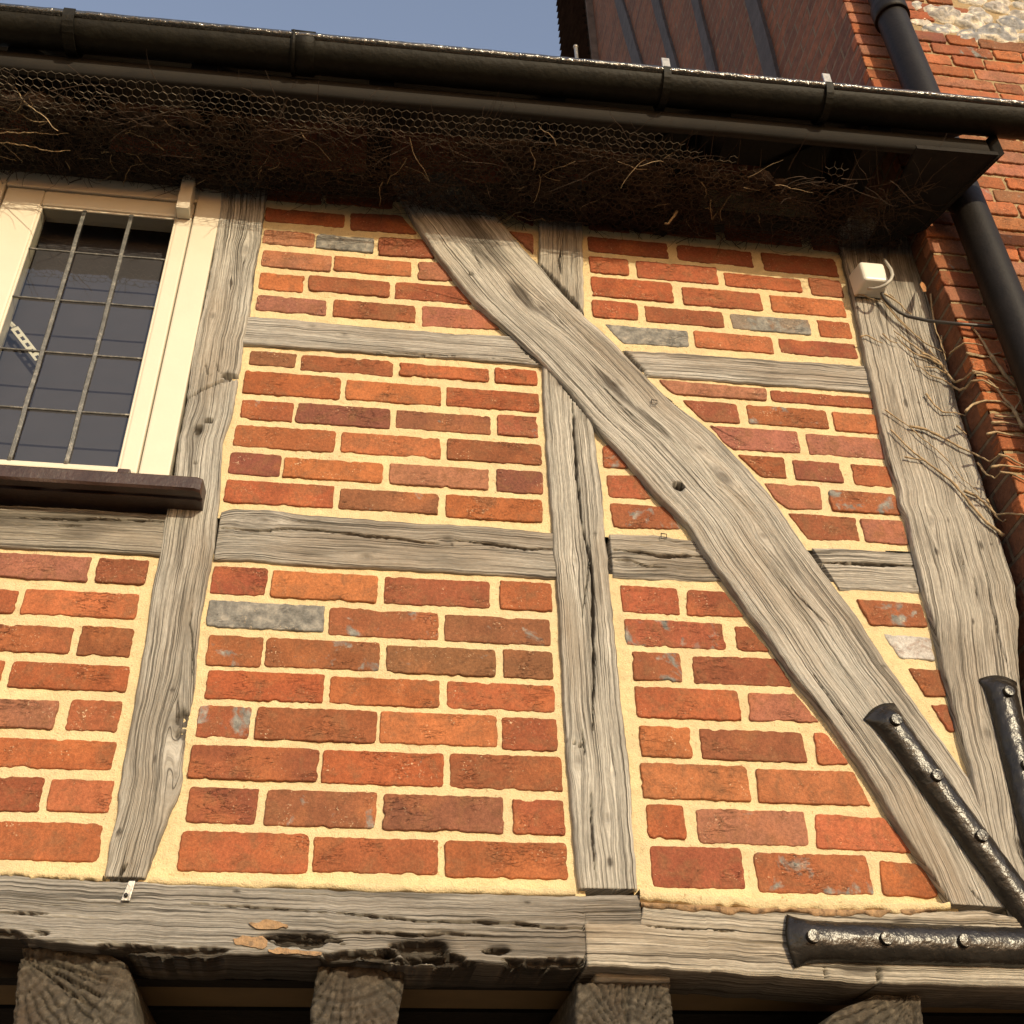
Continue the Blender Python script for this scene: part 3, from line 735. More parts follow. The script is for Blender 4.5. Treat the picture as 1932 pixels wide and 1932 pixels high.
timber('corner_post', ['P', 1580, 400, 'B', 1440, 330, 1465, 430, 1500, 600, 1545, 800, 1600, 1050, 1650, 1280, 1700, 1480, 'G', 100, 770, 150, 930, 180, 1090, 240, 1330, 330, 1700, 'Z', 2777, 1900, 2802, 2026, 2835, 2147, 2863, 2235, 2879, 2305, 2890, 2380, 2914, 2459, 2945, 2560, 2992, 2720],
       ['P', 1745, 400, 'H', 950, 320, 1000, 500, 1055, 760, 1115, 930, 1145, 1050, 1200, 1250, 1295, 1530, 1345, 1700, 1400, 1880, 'G', 625, 1040, 700, 1280, 'Z', 3014, 1830, 3008, 1920, 3012, 2011, 3026, 2119, 3085, 2350, 3170, 2720],
       'z', proud=.022, seed=33, smooth=3, check=.9, label='broad weathered corner post beside the brick house',
       tint=(.90, .87, .83), cracks=[('G', .0022, .010, 545, 1210, 580, 1400, 620, 1560, 680, 1760), ('G', .0018, .008, 485, 1230, 510, 1370), ('G', .0018, .007, 420, 1100, 440, 1210), ('G', .0018, .007, 600, 1440, 620, 1560), ('H', .0015, .006, 540, 630, 560, 720)],
       knots=[('G', 240, 965, .02, .3), ('E', 1330, 1040, .028, .6), ('E', 1160, 480, .016, .5), ('H', 720, 660, .02, .35)],
       stains_shade=[('L', 1500, 850, .09, .10, .75), ('L', 900, 500, .09, .10, .8), ('G', 270, 1135, .012, .006, .95), ('G', 498, 1100, .016, .006, .95), ('G', 550, 1095, .005, .004, 1), ('G', 330, 970, .009, .004, 1), ('G', 460, 1495, .008, .004, 1), ('H', 700, 600, .12, .03, .35), ('H', 850, 1170, .015, .005, .9), ('H', 925, 1175, .006, .006, .8)])  # first two: eaves shade at the post head painted into the oak; rest stains
timber('rail', ['A', 190, 598, 215, 600, 500, 622, 800, 650, 1200, 682, 1480, 692, 1640, 705], ['A', 180, 728, 200, 730, 500, 750, 850, 775, 1100, 790, 1400, 815, 1600, 832, 1680, 836],
       'x', proud=.010, seed=41, check=.7, tint=(.90, .90, .90), label='upper rail left of the brace', cracks=[('A', .010, .03, 1488, 702, 1545, 765, 1592, 822), ('A', .002, .008, 820, 770, 1000, 778, 1200, 790), ('A', .002, .008, 1380, 800, 1500, 812, 1600, 825)], knots=[('A', 665, 705, .016, .5), ('A', 520, 665, .010, .3)])
timber('rail', ['B', 290, 748, 370, 757, 700, 777, 1100, 807, 1520, 832, 1545, 834], ['B', 400, 872, 490, 882, 800, 902, 1200, 932, 1560, 962, 1580, 964],
       'x', proud=.008, seed=42, check=.5, tint=(.98, .98, .98), label='upper rail right of the brace', cracks=[('B', .012, .03, 376, 755, 430, 815, 494, 878)], knots=[('B', 1450, 850, .02, .5)])
timber('rail', ['C', 1140, 20, 1200, 0, 1400, 5, 'A', 500, 1542, 1000, 1577, 1400, 1602, 1650, 1627, 1690, 1630], ['C', 1120, 268, 1300, 272, 1500, 290, 'D', 0, 292, 300, 305, 600, 322, 900, 337, 1290, 360, 1330, 362],
       'x', proud=.009, seed=43, check=1.2, tint=(.80, .78, .75), label='long middle rail with a split along it',
       cracks=[('D', .0045, .018, 0, 115, 150, 125, 320, 145, 480, 155, 620, 182, 700, 185), ('D', .0045, .018, 780, 170, 900, 180, 1030, 195, 1150, 212, 1290, 215), ('C', .0035, .014, 1140, 105, 1250, 110, 1320, 120, 1500, 105, 1700, 118)],
       knots=[('D', 740, 178, .018, .8), ('C', 1370, 80, .03, .3), ('D', 320, 265, .014, .5)], stains_shade=[('D', 760, 203, .005, .005, 1), ('D', 980, 220, .008, .003, .9)])
timber('rail', ['F', 250, 41, 450, 46, 640, 70, 740, 80], ['F', 254, 250, 500, 262, 775, 268, 840, 272],
       'x', proud=.004, seed=44, check=1.3, tint=(.78, .75, .71), label='short split rail between the stud and the brace',
       cracks=[('F', .006, .02, 260, 120, 380, 128, 480, 150, 600, 148, 720, 152), ('F', .0025, .01, 240, 170, 330, 165, 420, 200, 520, 200)], knots=[('F', 320, 175, .02, .8)], stains_shade=[('F', 400, 130, .025, .006, 1)])
timber('rail', ['F', 1196, 103, 1450, 116, 1682, 131], ['F', 1334, 307, 1500, 312, 1722, 322],
       'arc', proud=.004, seed=45, check=.8, tint=(.90, .87, .83), label='middle rail right of the brace',
       cracks=[('F', .006, .02, 1240, 180, 1350, 182, 1500, 188, 1690, 195)], knots=[('F', 1690, 300, .012, .5)])
timber('rail', ['W', -260, 1600, 0, 1622, 400, 1640, 790, 1668], ['C', -280, 185, 0, 197, 400, 217, 842, 242],
       'x', proud=.010, seed=46, check=1.2, tint=(.66, .63, .58), label='cracked rail under the window sill',
       cracks=[('C', .005, .016, 100, 50, 300, 60, 500, 55, 700, 62, 840, 70), ('C', .003, .01, 300, 95, 420, 90)], stains_shade=[('C', 100, 60, .25, .03, .7), ('C', 450, 130, .06, .03, .6), ('C', 780, 40, .05, .01, .9)])
# sill beams joined with a scarf
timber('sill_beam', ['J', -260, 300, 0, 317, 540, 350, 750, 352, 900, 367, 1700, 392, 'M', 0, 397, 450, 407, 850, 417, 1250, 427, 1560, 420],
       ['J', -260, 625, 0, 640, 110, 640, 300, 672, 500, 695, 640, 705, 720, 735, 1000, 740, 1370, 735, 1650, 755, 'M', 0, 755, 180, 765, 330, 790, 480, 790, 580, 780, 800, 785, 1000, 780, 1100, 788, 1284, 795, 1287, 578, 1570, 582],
       'x', proud=.030, back=.12, seed=51, smooth=0, worig=0, under=.85, check=1.3, rough=1.5, wear=.0016, tint=(.62, .61, .60), pits=[('J', 1550, 695, .06, .011, .018), ('M', 420, 745, .055, .020, .022), ('M', 560, 790, .04, .012, .02), ('M', 820, 748, .022, .005, .014), ('M', 1060, 800, .06, .009, .02), ('J', 640, 722, .04, .005, .012), ('J', 900, 745, .10, .006, .012), ('J', 30, 655, .06, .007, .014), ('M', 150, 770, .08, .008, .02)], du=.004, label='left length of the rotted sill beam',  # under: shade of the beam's underside put into its colour
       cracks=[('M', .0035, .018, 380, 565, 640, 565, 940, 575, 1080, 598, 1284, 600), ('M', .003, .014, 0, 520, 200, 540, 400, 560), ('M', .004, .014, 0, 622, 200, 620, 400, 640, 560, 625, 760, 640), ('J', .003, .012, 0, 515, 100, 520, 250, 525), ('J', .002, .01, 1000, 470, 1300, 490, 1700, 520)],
       stains_shade=[('M', 440, 725, .06, .02, 1.0), ('J', 1540, 680, .055, .014, 1.0), ('M', 820, 730, .02, .006, .9), ('M', 350, 430, .15, .012, .5), ('J', 1235, 438, .008, .004, 1), ('M', 970, 497, .008, .003, 1)])
timber('sill_beam', ['M', 1291, 568, 1572, 574, 1576, 484, 1932, 500, 'K', 700, 405, 1490, 388, 1700, 395, 1932, 440, 2300, 460],  # under paints the shaded underside dark here too
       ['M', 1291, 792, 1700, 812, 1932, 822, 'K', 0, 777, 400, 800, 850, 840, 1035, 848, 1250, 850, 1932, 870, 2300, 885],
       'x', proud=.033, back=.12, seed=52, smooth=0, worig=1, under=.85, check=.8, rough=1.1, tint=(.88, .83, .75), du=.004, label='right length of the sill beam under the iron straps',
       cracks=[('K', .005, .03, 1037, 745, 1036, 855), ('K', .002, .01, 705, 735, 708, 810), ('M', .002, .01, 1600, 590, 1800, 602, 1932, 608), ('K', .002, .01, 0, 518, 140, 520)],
       stains_shade=[('K', 880, 795, .05, .012, .8), ('K', 1700, 455, .012, .006, 1), ('K', 1800, 470, .008, .004, 1), ('K', 470, 655, .01, .003, 1), ('K', 115, 440, .02, .004, .8), ('K', 1130, 495, .02, .008, .7)])
# ragged mortar squeezed over the top arris of the sill
def fringe(seq, up, dn, Yq, mat, sd_, keep=-1.0):
    c = resample(pts(seq, Yq), 420); n = len(c); d = np.arange(n)*.6
    t_ = c[:, 1]+up*(1+.3*vnoise(d*.2, d*0, sd_)); b_ = c[:, 1]-dn*np.clip(.6+1.1*fbm(d*.08, d*0, sd_+1, 3), .03, 2)
    ker = np.ones(9)/9; b_ = np.convolve(np.pad(b_, 4, mode='edge'), ker, 'valid'); t_ = np.convolve(np.pad(t_, 4, mode='edge'), ker, 'valid')
    m = 9; V = []
    for k in range(m):
        q = k/(m-1); z = t_*(1-q)+b_*q
        y = Yq+.006*q**4+.0012*fbm(c[:, 0]*70, z*70, sd_+5, 3)+(.010 if k == m-1 else -Yq+.003 if k == 0 else 0)
        V.append(np.stack([c[:, 0], y, z], 1))
    V = np.vstack(V); mb = MB()
    mb.add(V, [(k*n+i_, k*n+i_+1, (k+1)*n+i_+1, (k+1)*n+i_) for k in range(m-1) for i_ in range(n-1)])
    return mb.build('mortar_fringe', mat, HOUSE)
fringe(['F', 388, 1765, 650, 1785, 1000, 1805, 1400, 1815, 'K', 1100, 385, 1485, 380], .012, .014, -.038, M_MORT, 401)
fringe(['F', 392, 1800, 650, 1815, 1000, 1830, 1400, 1835, 'K', 1100, 400, 1400, 395], .004, .011, -.0365, simple('dirty_mortar', (.30, .19, .10), .9, .4, 50, .003, 120, dirt=((.08, .05, .03), 70, .5, .8)), 402)
fringe(['J', 765, 358, 900, 366, 1700, 390, 'M', 0, 396, 450, 405, 850, 414, 1230, 424], .010, .004, -.0335, M_MORT, 403)
fringe(['J', 0, 315, 250, 330, 530, 346], .008, .004, -.0335, M_MORT, 404)
# rusty orange rot where the sill has lost its face
def patch(name, poly, Y, mat, parent, label=None, th=.004):
    mb = MB(); P = smooth_poly(pts(poly, Y), .004, .004, .003, random.randint(0, 999)); n = len(P)
    a = np.stack([P[:, 0], np.full(n, Y), P[:, 1]], 1); b = a.copy(); b[:, 1] += th
    mb.add(np.vstack([a, b]), [tuple(range(n))]+[(i, (i+1) % n, n+(i+1) % n, n+i) for i in range(n)])
    o = mb.build(name, mat, parent, smooth=False)
    if label: o['label'] = label
    return o
M_ROT = simple('fresh_orange_wood', (.30, .19, .10), .85, .3, 60, .004, 120, dirt=((.16, .11, .07), 80, .5, .8))
patch('rotted_patch', ['J', 1200, 650, 1290, 638, 1380, 650, 1395, 665, 1370, 700, 1260, 695, 1215, 680], -.0335, M_ROT, HOUSE)
patch('rotted_patch', ['J', 1290, 572, 1380, 556, 1450, 560, 1492, 588, 1440, 600, 1330, 592], -.0345, M_ROT, HOUSE)
patch('rotted_patch', ['J', 1390, 708, 1550, 706, 1670, 722, 1668, 745, 1560, 735, 1400, 726], -.0335, M_ROT, HOUSE)

# joist ends
def joist(Aseq, Bseq, Yf, seed, pith, tint, label):
    o = timber('joist', Aseq, Bseq, 'z', Yp=Yf, back=1.1, seed=seed, endgrain=True, rot=pith, mat=M_END, tint=tint, du=.003, dv=.003, wear=.002, smooth=2, label=label)
    return o
def zx(*a): return xz(*a, Y=.02)
joist(['J', 112, 694, 95, 780, 78, 900, 62, 1050, 55, 1350], ['J', 560, 735, 650, 770, 690, 900, 705, 1050, 720, 1350], .015, 61, zx('J', 80, 720), (.58, .54, .47), 'joist end at the left with slanting cracks')
joist(['J', 1665, 745, 1635, 850, 1612, 1000, 1600, 1150, 1590, 1350], ['M', 250, 755, 345, 800, 330, 950, 298, 1100, 290, 1350], .015, 62, zx('J', 1800, 700), (.5, .46, .40), 'second joist end from the left')
joist(['M', 1235, 880, 1232, 1000, 1225, 1100, 1220, 1350], ['M', 1728, 882, 1730, 1000, 1732, 1100, 1735, 1350], .015, 63, zx('M', 1500, 1200), (.54, .50, .44), 'third joist end with blocky cracks under the scarf joint')
joist(['K', 1010, 930, 860, 975, 780, 1010, 700, 1070, 640, 1400], ['K', 1285, 912, 1302, 925, 1312, 1000, 1322, 1100, 1330, 1400], .015, 64, zx('K', 1250, 940), (.58, .53, .45), 'rounded joist end furthest right')
timber('packing_board', ['M', 1325, 812, 1725, 828], ['M', 1325, 868, 1725, 878], 'x', Yp=.008, back=.2, seed=65, tint=(.72, .7, .66), label='thin board between the sill beam and a joist')
timber('packing_board', ['J', 140, 640, 330, 655], ['J', 135, 682, 330, 690], 'x', Yp=.002, back=.2, seed=66, tint=(.62, .6, .58), label='short packing board over the left joist')
# underside of the jetty
zc = 2.128
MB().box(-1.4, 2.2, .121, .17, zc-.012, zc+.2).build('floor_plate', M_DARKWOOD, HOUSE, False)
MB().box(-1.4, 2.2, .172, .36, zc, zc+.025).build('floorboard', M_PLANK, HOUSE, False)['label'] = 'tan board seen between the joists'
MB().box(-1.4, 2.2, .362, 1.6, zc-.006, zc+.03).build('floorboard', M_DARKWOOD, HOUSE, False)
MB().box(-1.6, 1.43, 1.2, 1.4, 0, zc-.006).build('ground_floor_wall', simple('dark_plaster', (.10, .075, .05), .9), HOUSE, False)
# solid core behind the facade
MB().box(-1.6, 1.42, .10, .12, 2.2, 4.1).build('inner_wall', M_DARKWOOD, HOUSE, False) if False else None
for x0, x1, z0, z1 in ((-.44, 1.425, 2.2, 4.15), (-1.6, -.44, 2.2, 2.96)):
    MB().box(x0, x1, .095, .12, z0, z1).build('inner_wall', M_DARKWOOD, HOUSE, False)
# top plate
timber('wall_plate', np.array([(-1.7, 4.14), (1.42, 4.14)]), np.array([(-1.7, 4.045), (1.42, 4.045)]), 'x', Yp=-.004, back=.09, seed=67, tint=(.4, .34, .28), label='dark wall plate under the eaves')

# ---------------------------------------------------------------- window
WY = -.003
def wq(x, y, Y=WY): return xz('W', x, y, Y)
GX0, GX1 = wq(195, 205)[0], (wq(830, 265)[0]+wq(578, 1465)[0])/2
GZ1, GZ0 = (wq(195, 205)[1]+wq(830, 265)[1])/2, (wq(578, 1465)[1]+wq(45, 1435)[1])/2
FX1 = (wq(1030, 330)[0]+wq(815, 1475)[0])/2
WIN = empty('window', 'x', 'x'); del WIN['label']; del WIN['category']
bpy.data.objects.remove(WIN)
def frame_rect(mb, x0, x1, z0, z1, wl, wr, wt, wb, y0, y1):
    mb.box(x0, x0+wl, y0, y1, z0, z1); mb.box(x1-wr, x1, y0, y1, z0, z1)
    mb.box(x0+wl, x1-wr, y0+.001, y1, z1-wt, z1); mb.box(x0+wl, x1-wr, y0+.001, y1, z0, z0+wb)
JW = FX1-GX1          # jamb + stile width
fx0 = GX0-.17
mb = MB(); frame_rect(mb, fx0, FX1, GZ0-.03, GZ1+.115, .075, JW*.60, .055, .02, -.012, .09)
mb.box(fx0-.6, fx0-.001, -.010, .09, GZ0-.03, GZ1+.115)
WIN = mb.build('window', M_CREAM, HOUSE, False); bevel(WIN, .004); WIN['label'] = 'cream painted casement window with leaded glass'
mb = MB(); frame_rect(mb, fx0+.079, FX1-JW*.60-.004, GZ0-.008, GZ1+.056, GX0-fx0-.079+.0, JW*.40-.004, .054, .018, -.0075, .05)
SASH = bevel(mb.build('casement', M_CREAM, WIN, False), .005)
# puttied rebate around the glass
mb = MB(); frame_rect(mb, GX0-.001, GX1+.001, GZ0-.003, GZ1+.001, .006, .006, .006, .006, -.0045, .03)
bevel(mb.build('glazing_bead', M_CREAM, WIN, False), .003)
MB().add([(GX0+.004, .0, GZ0+.003), (GX1-.004, .0, GZ0+.003), (GX1-.004, .0, GZ1-.004), (GX0+.004, .0, GZ1-.004)], [(0, 1, 2, 3)]).build('glass_pane', M_GLASS, WIN, False)
# leads
mb = MB()
for q in ((wq(400, 225), wq(48, 1430)), (wq(615, 245), wq(325, 1450))):
    xm = (q[0][0]+q[1][0])/2
    z = np.linspace(GZ0+.005, GZ1-.005, 40); x = xm+.0012*fbm(z*14, z*0, int(xm*100) & 63, 2)
    for s in (-1, 1):
        mb.tube(np.stack([x+s*.0026, np.full(40, -.0035), z], 1), .0028, 6)
    mb.tube(np.stack([x, np.full(40, -.003), z], 1), .0034, 6)
for a, b in (((125, 405), (795, 465)), ((55, 635), (740, 690)), ((10, 882), (690, 935)), ((0, 1160), (630, 1200))):
    zm = (wq(*a)[1]+wq(*b)[1])/2
    x = np.linspace(GX0+.005, GX1-.005, 30); z = zm+.0012*fbm(x*14, x*0, int(zm*100) & 63, 2)
    mb.tube(np.stack([x, np.full(30, -.0025), z], 1), .0028, 6)
mb.build('leaded_bars', M_LEAD, WIN)
# blind behind the glass takes the shadow of the leads
MB().box(GX0-.05, GX1+.05, .085, .088, GZ0-.04, GZ1+.1).build('window_blind', M_BLIND, WIN, False)
# casement stay seen inside
mb = MB(); p = pts(['W', 0, 748, 30, 745, 68, 785], .05); mb.tube([(a, .05, b) for a, b in p], .006, 6)
p = pts(['W', 68, 785, 120, 850, 185, 935], .05)
a, b = np.array([p[0][0], p[0][1]]), np.array([p[-1][0], p[-1][1]])
d = (b-a)/np.linalg.norm(b-a); nn = np.array([-d[1], d[0]])*.009
for k in range(5):
    s0 = a+(b-a)*k/5; s1 = a+(b-a)*(k+.45)/5; s2 = a+(b-a)*(k+1)/5
    def qd(c0, c1, o0, o1):
        mb.add([(c0[0]+o0[0], .05, c0[1]+o0[1]), (c1[0]+o0[0], .05, c1[1]+o0[1]), (c1[0]+o1[0], .05, c1[1]+o1[1]), (c0[0]+o1[0], .05, c0[1]+o1[1]),
                (c0[0]+o0[0], .053, c0[1]+o0[1]), (c1[0]+o0[0], .053, c1[1]+o0[1]), (c1[0]+o1[0], .053, c1[1]+o1[1]), (c0[0]+o1[0], .053, c0[1]+o1[1])],
               [(0, 1, 2, 3), (4, 7, 6, 5), (0, 4, 5, 1), (1, 5, 6, 2), (2, 6, 7, 3), (3, 7, 4, 0)])
    qd(s0, s1, nn, -nn); qd(s1, s2, nn, nn*.4); qd(s1, s2, -nn*.4, -nn)
mb.build('casement_stay', M_PLASTIC, WIN, False)['label'] = 'white pierced casement stay behind the glass'
# hinge block at the head
a = wq(900, 100, -.03); b = wq(905, 240, -.03)
mb = MB()
zt, zb, xc = a[1]+.0, b[1], a[0]
n = 10; prof = [(xc+.016*math.cos(t), zt+.016*math.sin(t)) for t in np.linspace(0, math.pi, n)]+[(xc-.016, zb), (xc+.016, zb)]
k = len(prof); mb.add([(p[0], -.045, p[1]) for p in prof]+[(p[0], -.010, p[1]) for p in prof], [tuple(range(k))]+[(i, k+i, k+(i+1) % k, (i+1) % k) for i in range(k)])
bevel(mb.build('hinge_block', M_CREAM, WIN, False), .002)
# sill
sx1 = xz('W', 962, 1500, -.08)[0]
zt_, zb_ = 3.036, 3.001; hh = zt_-zb_
pr = [(.02, zt_+.020), (-.066, zt_+.004), (-.078, zt_), (-.081, zt_-.004), (-.081, zb_+.005), (-.077, zb_), (-.060, zb_-.0005), (-.058, zb_+.004), (-.050, zb_+.004), (-.048, zb_-.001), (.02, zb_-.002)]
xs = np.linspace(-1.7, sx1, 120); mb = MB(); V = []
for i, x in enumerate(xs):
    e = max(0, (x-(sx1-.012))/.012)
    for j, (y, z) in enumerate(pr):
        wv = .0014*float(vnoise(x*22, j*3.1, 5)); V.append((x+.002*float(vnoise(j*2.2, 1, 6)), y+wv+e*e*.006, z+wv))
k = len(pr); f = [(i*k+j, i*k+(j+1) % k, (i+1)*k+(j+1) % k, (i+1)*k+j) for i in range(len(xs)-1) for j in range(k)]
f.append(tuple(range((len(xs)-1)*k, len(xs)*k)))
mb.add(V, f); mb.build('window_sill', M_SILL, WIN, False)['label'] = 'dark brown projecting window sill with worn end'
bx = xz('W', 612, 1440, -.03)
bevel(MB().box(bx[0]-.014, bx[0]+.012, -.055, -.013, zt_-.002, zt_+.028).build('sill_stop', M_SILL, WIN, False), .003)

# ---------------------------------------------------------------- eaves
GO = -.41
def go(x): return -.398-.034*(x+.8)/2.07
def lipz(x): return 4.113
def lipx(px):
    x = 0.0
    for _ in range(6): x = at('P', px, 60+px*.06, go(x))[0]
    return float(x)
sl_ = 0.0
GR = .047
EX0, EX1 = -1.9, 1.46
# roof slope of clay tiles
mb = MB(); tw = .168; pitch = math.radians(46)
for row in range(9):
    d0 = row*.1
    for i in range(int((EX1-EX0)/tw)+1):
        x = EX0+i*tw+(.5*tw if row % 2 else 0)+random.uniform(-.002, .002)
        if x+tw > EX1+.06: continue
        jl = random.uniform(-.006, .006); tl = random.uniform(-.012, .012); gx = go(x)
        c, s = math.cos(pitch), math.sin(pitch)
        def q(d, h): return (gx+.045+d*c-h*s, lipz(x)+.012+d*s+h*c)
        th = .013; y0, z0 = q(d0+jl, .012+(row > 0)*.010); y1, z1 = q(d0+.17, 0.0); y2, z2 = q(d0+jl, .012+th+(row > 0)*.010); y3, z3 = q(d0+.17, th)
        mb.add([(x, y0, z0+tl*.1), (x+tw-.004, y0, z0), (x+tw-.004, y1, z1), (x, y1, z1), (x, y2, z2+tl*.1), (x+tw-.004, y2, z2), (x+tw-.004, y3, z3), (x, y3, z3)],
               [(0, 3, 2, 1), (4, 5, 6, 7), (0, 1, 5, 4), (1, 2, 6, 5), (2, 3, 7, 6), (3, 0, 4, 7)])
mb.box(EX0, EX1, .25, 4.4, 4.78, 4.80)
ROOF = mb.build('roof', M_TILE, HOUSE, False); ROOF['label'] = 'clay tiled roof edge behind the gutter'
mb = MB(); mb.add([(EX0, -.335, 4.118), (1.52, -.365, 4.118), (1.52, .30, 4.775), (EX0, .30, 4.775), (EX0, -.335, 4.124), (1.52, -.365, 4.124), (1.52, .30, 4.785), (EX0, .30, 4.785)],
                  [(0, 3, 2, 1), (4, 5, 6, 7), (0, 1, 5, 4), (1, 2, 6, 5), (2, 3, 7, 6), (3, 0, 4, 7)])
mb.build('roof_boarding', M_DARKWOOD, HOUSE, False)
# a few lifted tiles showing over the gutter
M_OT = simple('orange_tile_edge', (.42, .12, .045), .85, .3, 40, .004, 70)
for px, dx in ((1392, .07), (1445, .10), (1345, .05), (1600, .09)):
    x = lipx(px); gx = go(x)
    p = at('P', px, 144+(px-1392)*.098, gx+.06)
    o = bevel(MB().box(x-dx/2+.02, x+dx/2+.02, gx+.055, gx+.12, p[2]-.03, p[2]+random.uniform(.004, .010)).build('lifted_tile', M_OT, HOUSE, False), .006)
# rafters and board
for i, x in enumerate(np.arange(-1.75, 1.4, .42)):
    mb = MB(); z = lipz(x); g0 = go(x)+.085
    mb.add([(x, g0, z-.02), (x+.06, g0, z-.02), (x+.06, .3, z+.64), (x, .3, z+.64), (x, g0, z-.062), (x+.06, g0, z-.062), (x+.06, .05, z-.01), (x, .05, z-.01), (x, .3, z+.4), (x+.06, .3, z+.4)],
           [(0, 1, 2, 3), (0, 4, 5, 1), (4, 7, 6, 5), (7, 8, 9, 6), (3, 2, 9, 8), (0, 3, 8, 7, 4), (1, 5, 6, 9, 2)])
    mb.build('rafter', M_DARKWOOD, HOUSE, False)
mb = MB(); n = 60; xs = np.linspace(EX0, 1.50, n)
for i in range(n-1):
    x0, x1 = xs[i], xs[i+1]; g0 = go(x0)+.085; g1 = go(x1)+.085
    za, zb = lipz(x0)-.100+.003*float(vnoise(x0*6, 0, 3)), lipz(x1)-.100+.003*float(vnoise(x1*6, 0, 3))
    mb.add([(x0, g0, za), (x1, g1, zb), (x1, g1, zb+.056), (x0, g0, za+.056), (x0, g0+.02, za), (x1, g1+.02, zb), (x1, g1+.02, zb+.056), (x0, g0+.02, za+.056)],
           [(0, 1, 2, 3), (0, 4, 5, 1), (2, 6, 7, 3), (4, 7, 6, 5)])
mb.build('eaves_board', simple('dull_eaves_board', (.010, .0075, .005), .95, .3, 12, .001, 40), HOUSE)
# end board that closes the eaves against the brick house
EZ = 4.113
ZS = 4.004
xa = at('P', 1888, 266, -.37)[0]
mb = MB()
f_ = [(xa, -.365), (xa-.012, -.35), (1.405, -.09), (1.43, -.112)]
mb.add([(x, y, z) for z in (4.000, 4.085) for x, y in f_], [(0, 1, 2, 3), (4, 7, 6, 5), (0, 4, 5, 1), (1, 5, 6, 2), (2, 6, 7, 3), (3, 7, 4, 0)])
mb.add([(1.30, -.35, 4.006), (xa-.004, -.355, 4.006), (1.42, -.10, 4.006), (1.30, -.02, 4.006), (1.30, -.35, 4.02), (xa-.004, -.355, 4.02), (1.42, -.10, 4.02), (1.30, -.02, 4.02)],
       [(0, 1, 2, 3), (4, 7, 6, 5), (0, 4, 5, 1), (1, 5, 6, 2), (2, 6, 7, 3), (3, 7, 4, 0)])
mb.build('eaves_end_board', M_DARKWOOD, HOUSE, False)

# gutter
GUT = empty('gutter', 'black painted cast iron half round gutter along the eaves', 'gutter', loc=(0, 0, 0))
mb = MB(); xs = np.linspace(-2.2, 2.6, 400); na = 20; V = []
for x in xs:
    z = lipz(x); GO = go(x)
    for k in range(na):
        t = math.pi*k/(na-1); V.append((x, GO+GR-GR*math.cos(t), z-GR*math.sin(t)*1.0))
    V.append((x, GO+2*GR, z)); 
    for k in range(na):
        t = math.pi*(1-k/(na-1)); V.append((x, GO+GR-(GR-.006)*math.cos(t), z-(GR-.006)*math.sin(t)))
k = 2*na+1
mb.add(V, [(i*k+j, i*k+(j+1) % k, (i+1)*k+(j+1) % k, (i+1)*k+j) for i in range(len(xs)-1) for j in range(k)])
mb.build('trough', M_IRON2, GUT)
mb = MB(); mb.tube(np.stack([xs, [go(x)+.001 for x in xs], [lipz(x)-.003 for x in xs]], 1), .0100+.0009*fbm(xs*30, xs*0, 4, 3), 12); mb.build('rim_bead', M_BEAD, GUT)
def collar(px0, px1, g_=.007, name='socket', mat=M_IRON2):
    x0 = lipx(px0); x1 = lipx(px1); mb = MB(); V = []; GO = go((x0+x1)/2)
    xs_ = np.array([x0, x0+.004, x1-.004, x1]); gg = [g_*.4, g_, g_, g_*.4]
    for x, e in zip(xs_, gg):
        z = lipz(x)
        for j in range(na):
            t = math.pi*j/(na-1)*1.0; V.append((x, GO+GR-(GR+e)*math.cos(t), z+.004-(GR+e)*math.sin(t)))
    V2 = len(V)
    f = [(i*na+j, i*na+j+1, (i+1)*na+j+1, (i+1)*na+j) for i in range(3) for j in range(na-1)]
    mb.add(V, f); mb.tube([(x0, GO-e*.3, lipz(x0)+.002), (x1, GO-e*.3, lipz(x1)+.002)], .009, 8)
    return mb.build(name, mat, GUT)
collar(553, 592, .008); collar(545, 556, .011, 'socket')
def gbracket(px, w_=.022, up=.0):
    x = lipx(px); mb = MB(); z0 = lipz(x); GO = go(x)
    ring = [(GO-.010, z0+up), (GO-.010, z0)]+[(GO+GR-(GR+.010)*math.cos(t), z0-(GR+.010)*math.sin(t)) for t in np.linspace(0.1, math.pi, 14)]
    inn = [(GO-.006, z0+up), (GO-.006, z0)]+[(GO+GR-(GR+.005)*math.cos(t), z0-(GR+.005)*math.sin(t)) for t in np.linspace(0.1, math.pi, 14)]
    n = len(ring)
    V = [(x-w_/2, y, z) for y, z in ring]+[(x+w_/2, y, z) for y, z in ring]+[(x-w_/2, y, z) for y, z in inn]+[(x+w_/2, y, z) for y, z in inn]
    f = []
    for i in range(n-1):
        f += [(i, i+1, n+i+1, n+i), (2*n+i, 3*n+i, 3*n+i+1, 2*n+i+1), (i, 2*n+i, 2*n+i+1, i+1), (n+i, n+i+1, 3*n+i+1, 3*n+i)]
    f += [(0, n, 3*n, 2*n), (n-1, 3*n-1, 4*n-1, 2*n-1)]
    mb.add(V, f)
    return mb.build('bracket', M_IRON2, GUT, False)
gbracket(117, .026, .004); gbracket(1258, .018, .0); gbracket(1560, .018, .0)
for px in (1258, 1560):
    x = lipx(px); z0 = lipz(x); GO = go(x)
    o = bevel(MB().box(x-.010, x+.010, GO-.006, GO-.001, z0-.005, z0+.042).build('bracket_tongue', M_GALV, GUT, False), .001)
    o['label'] = 'silver bent bracket tongue above the gutter rim'

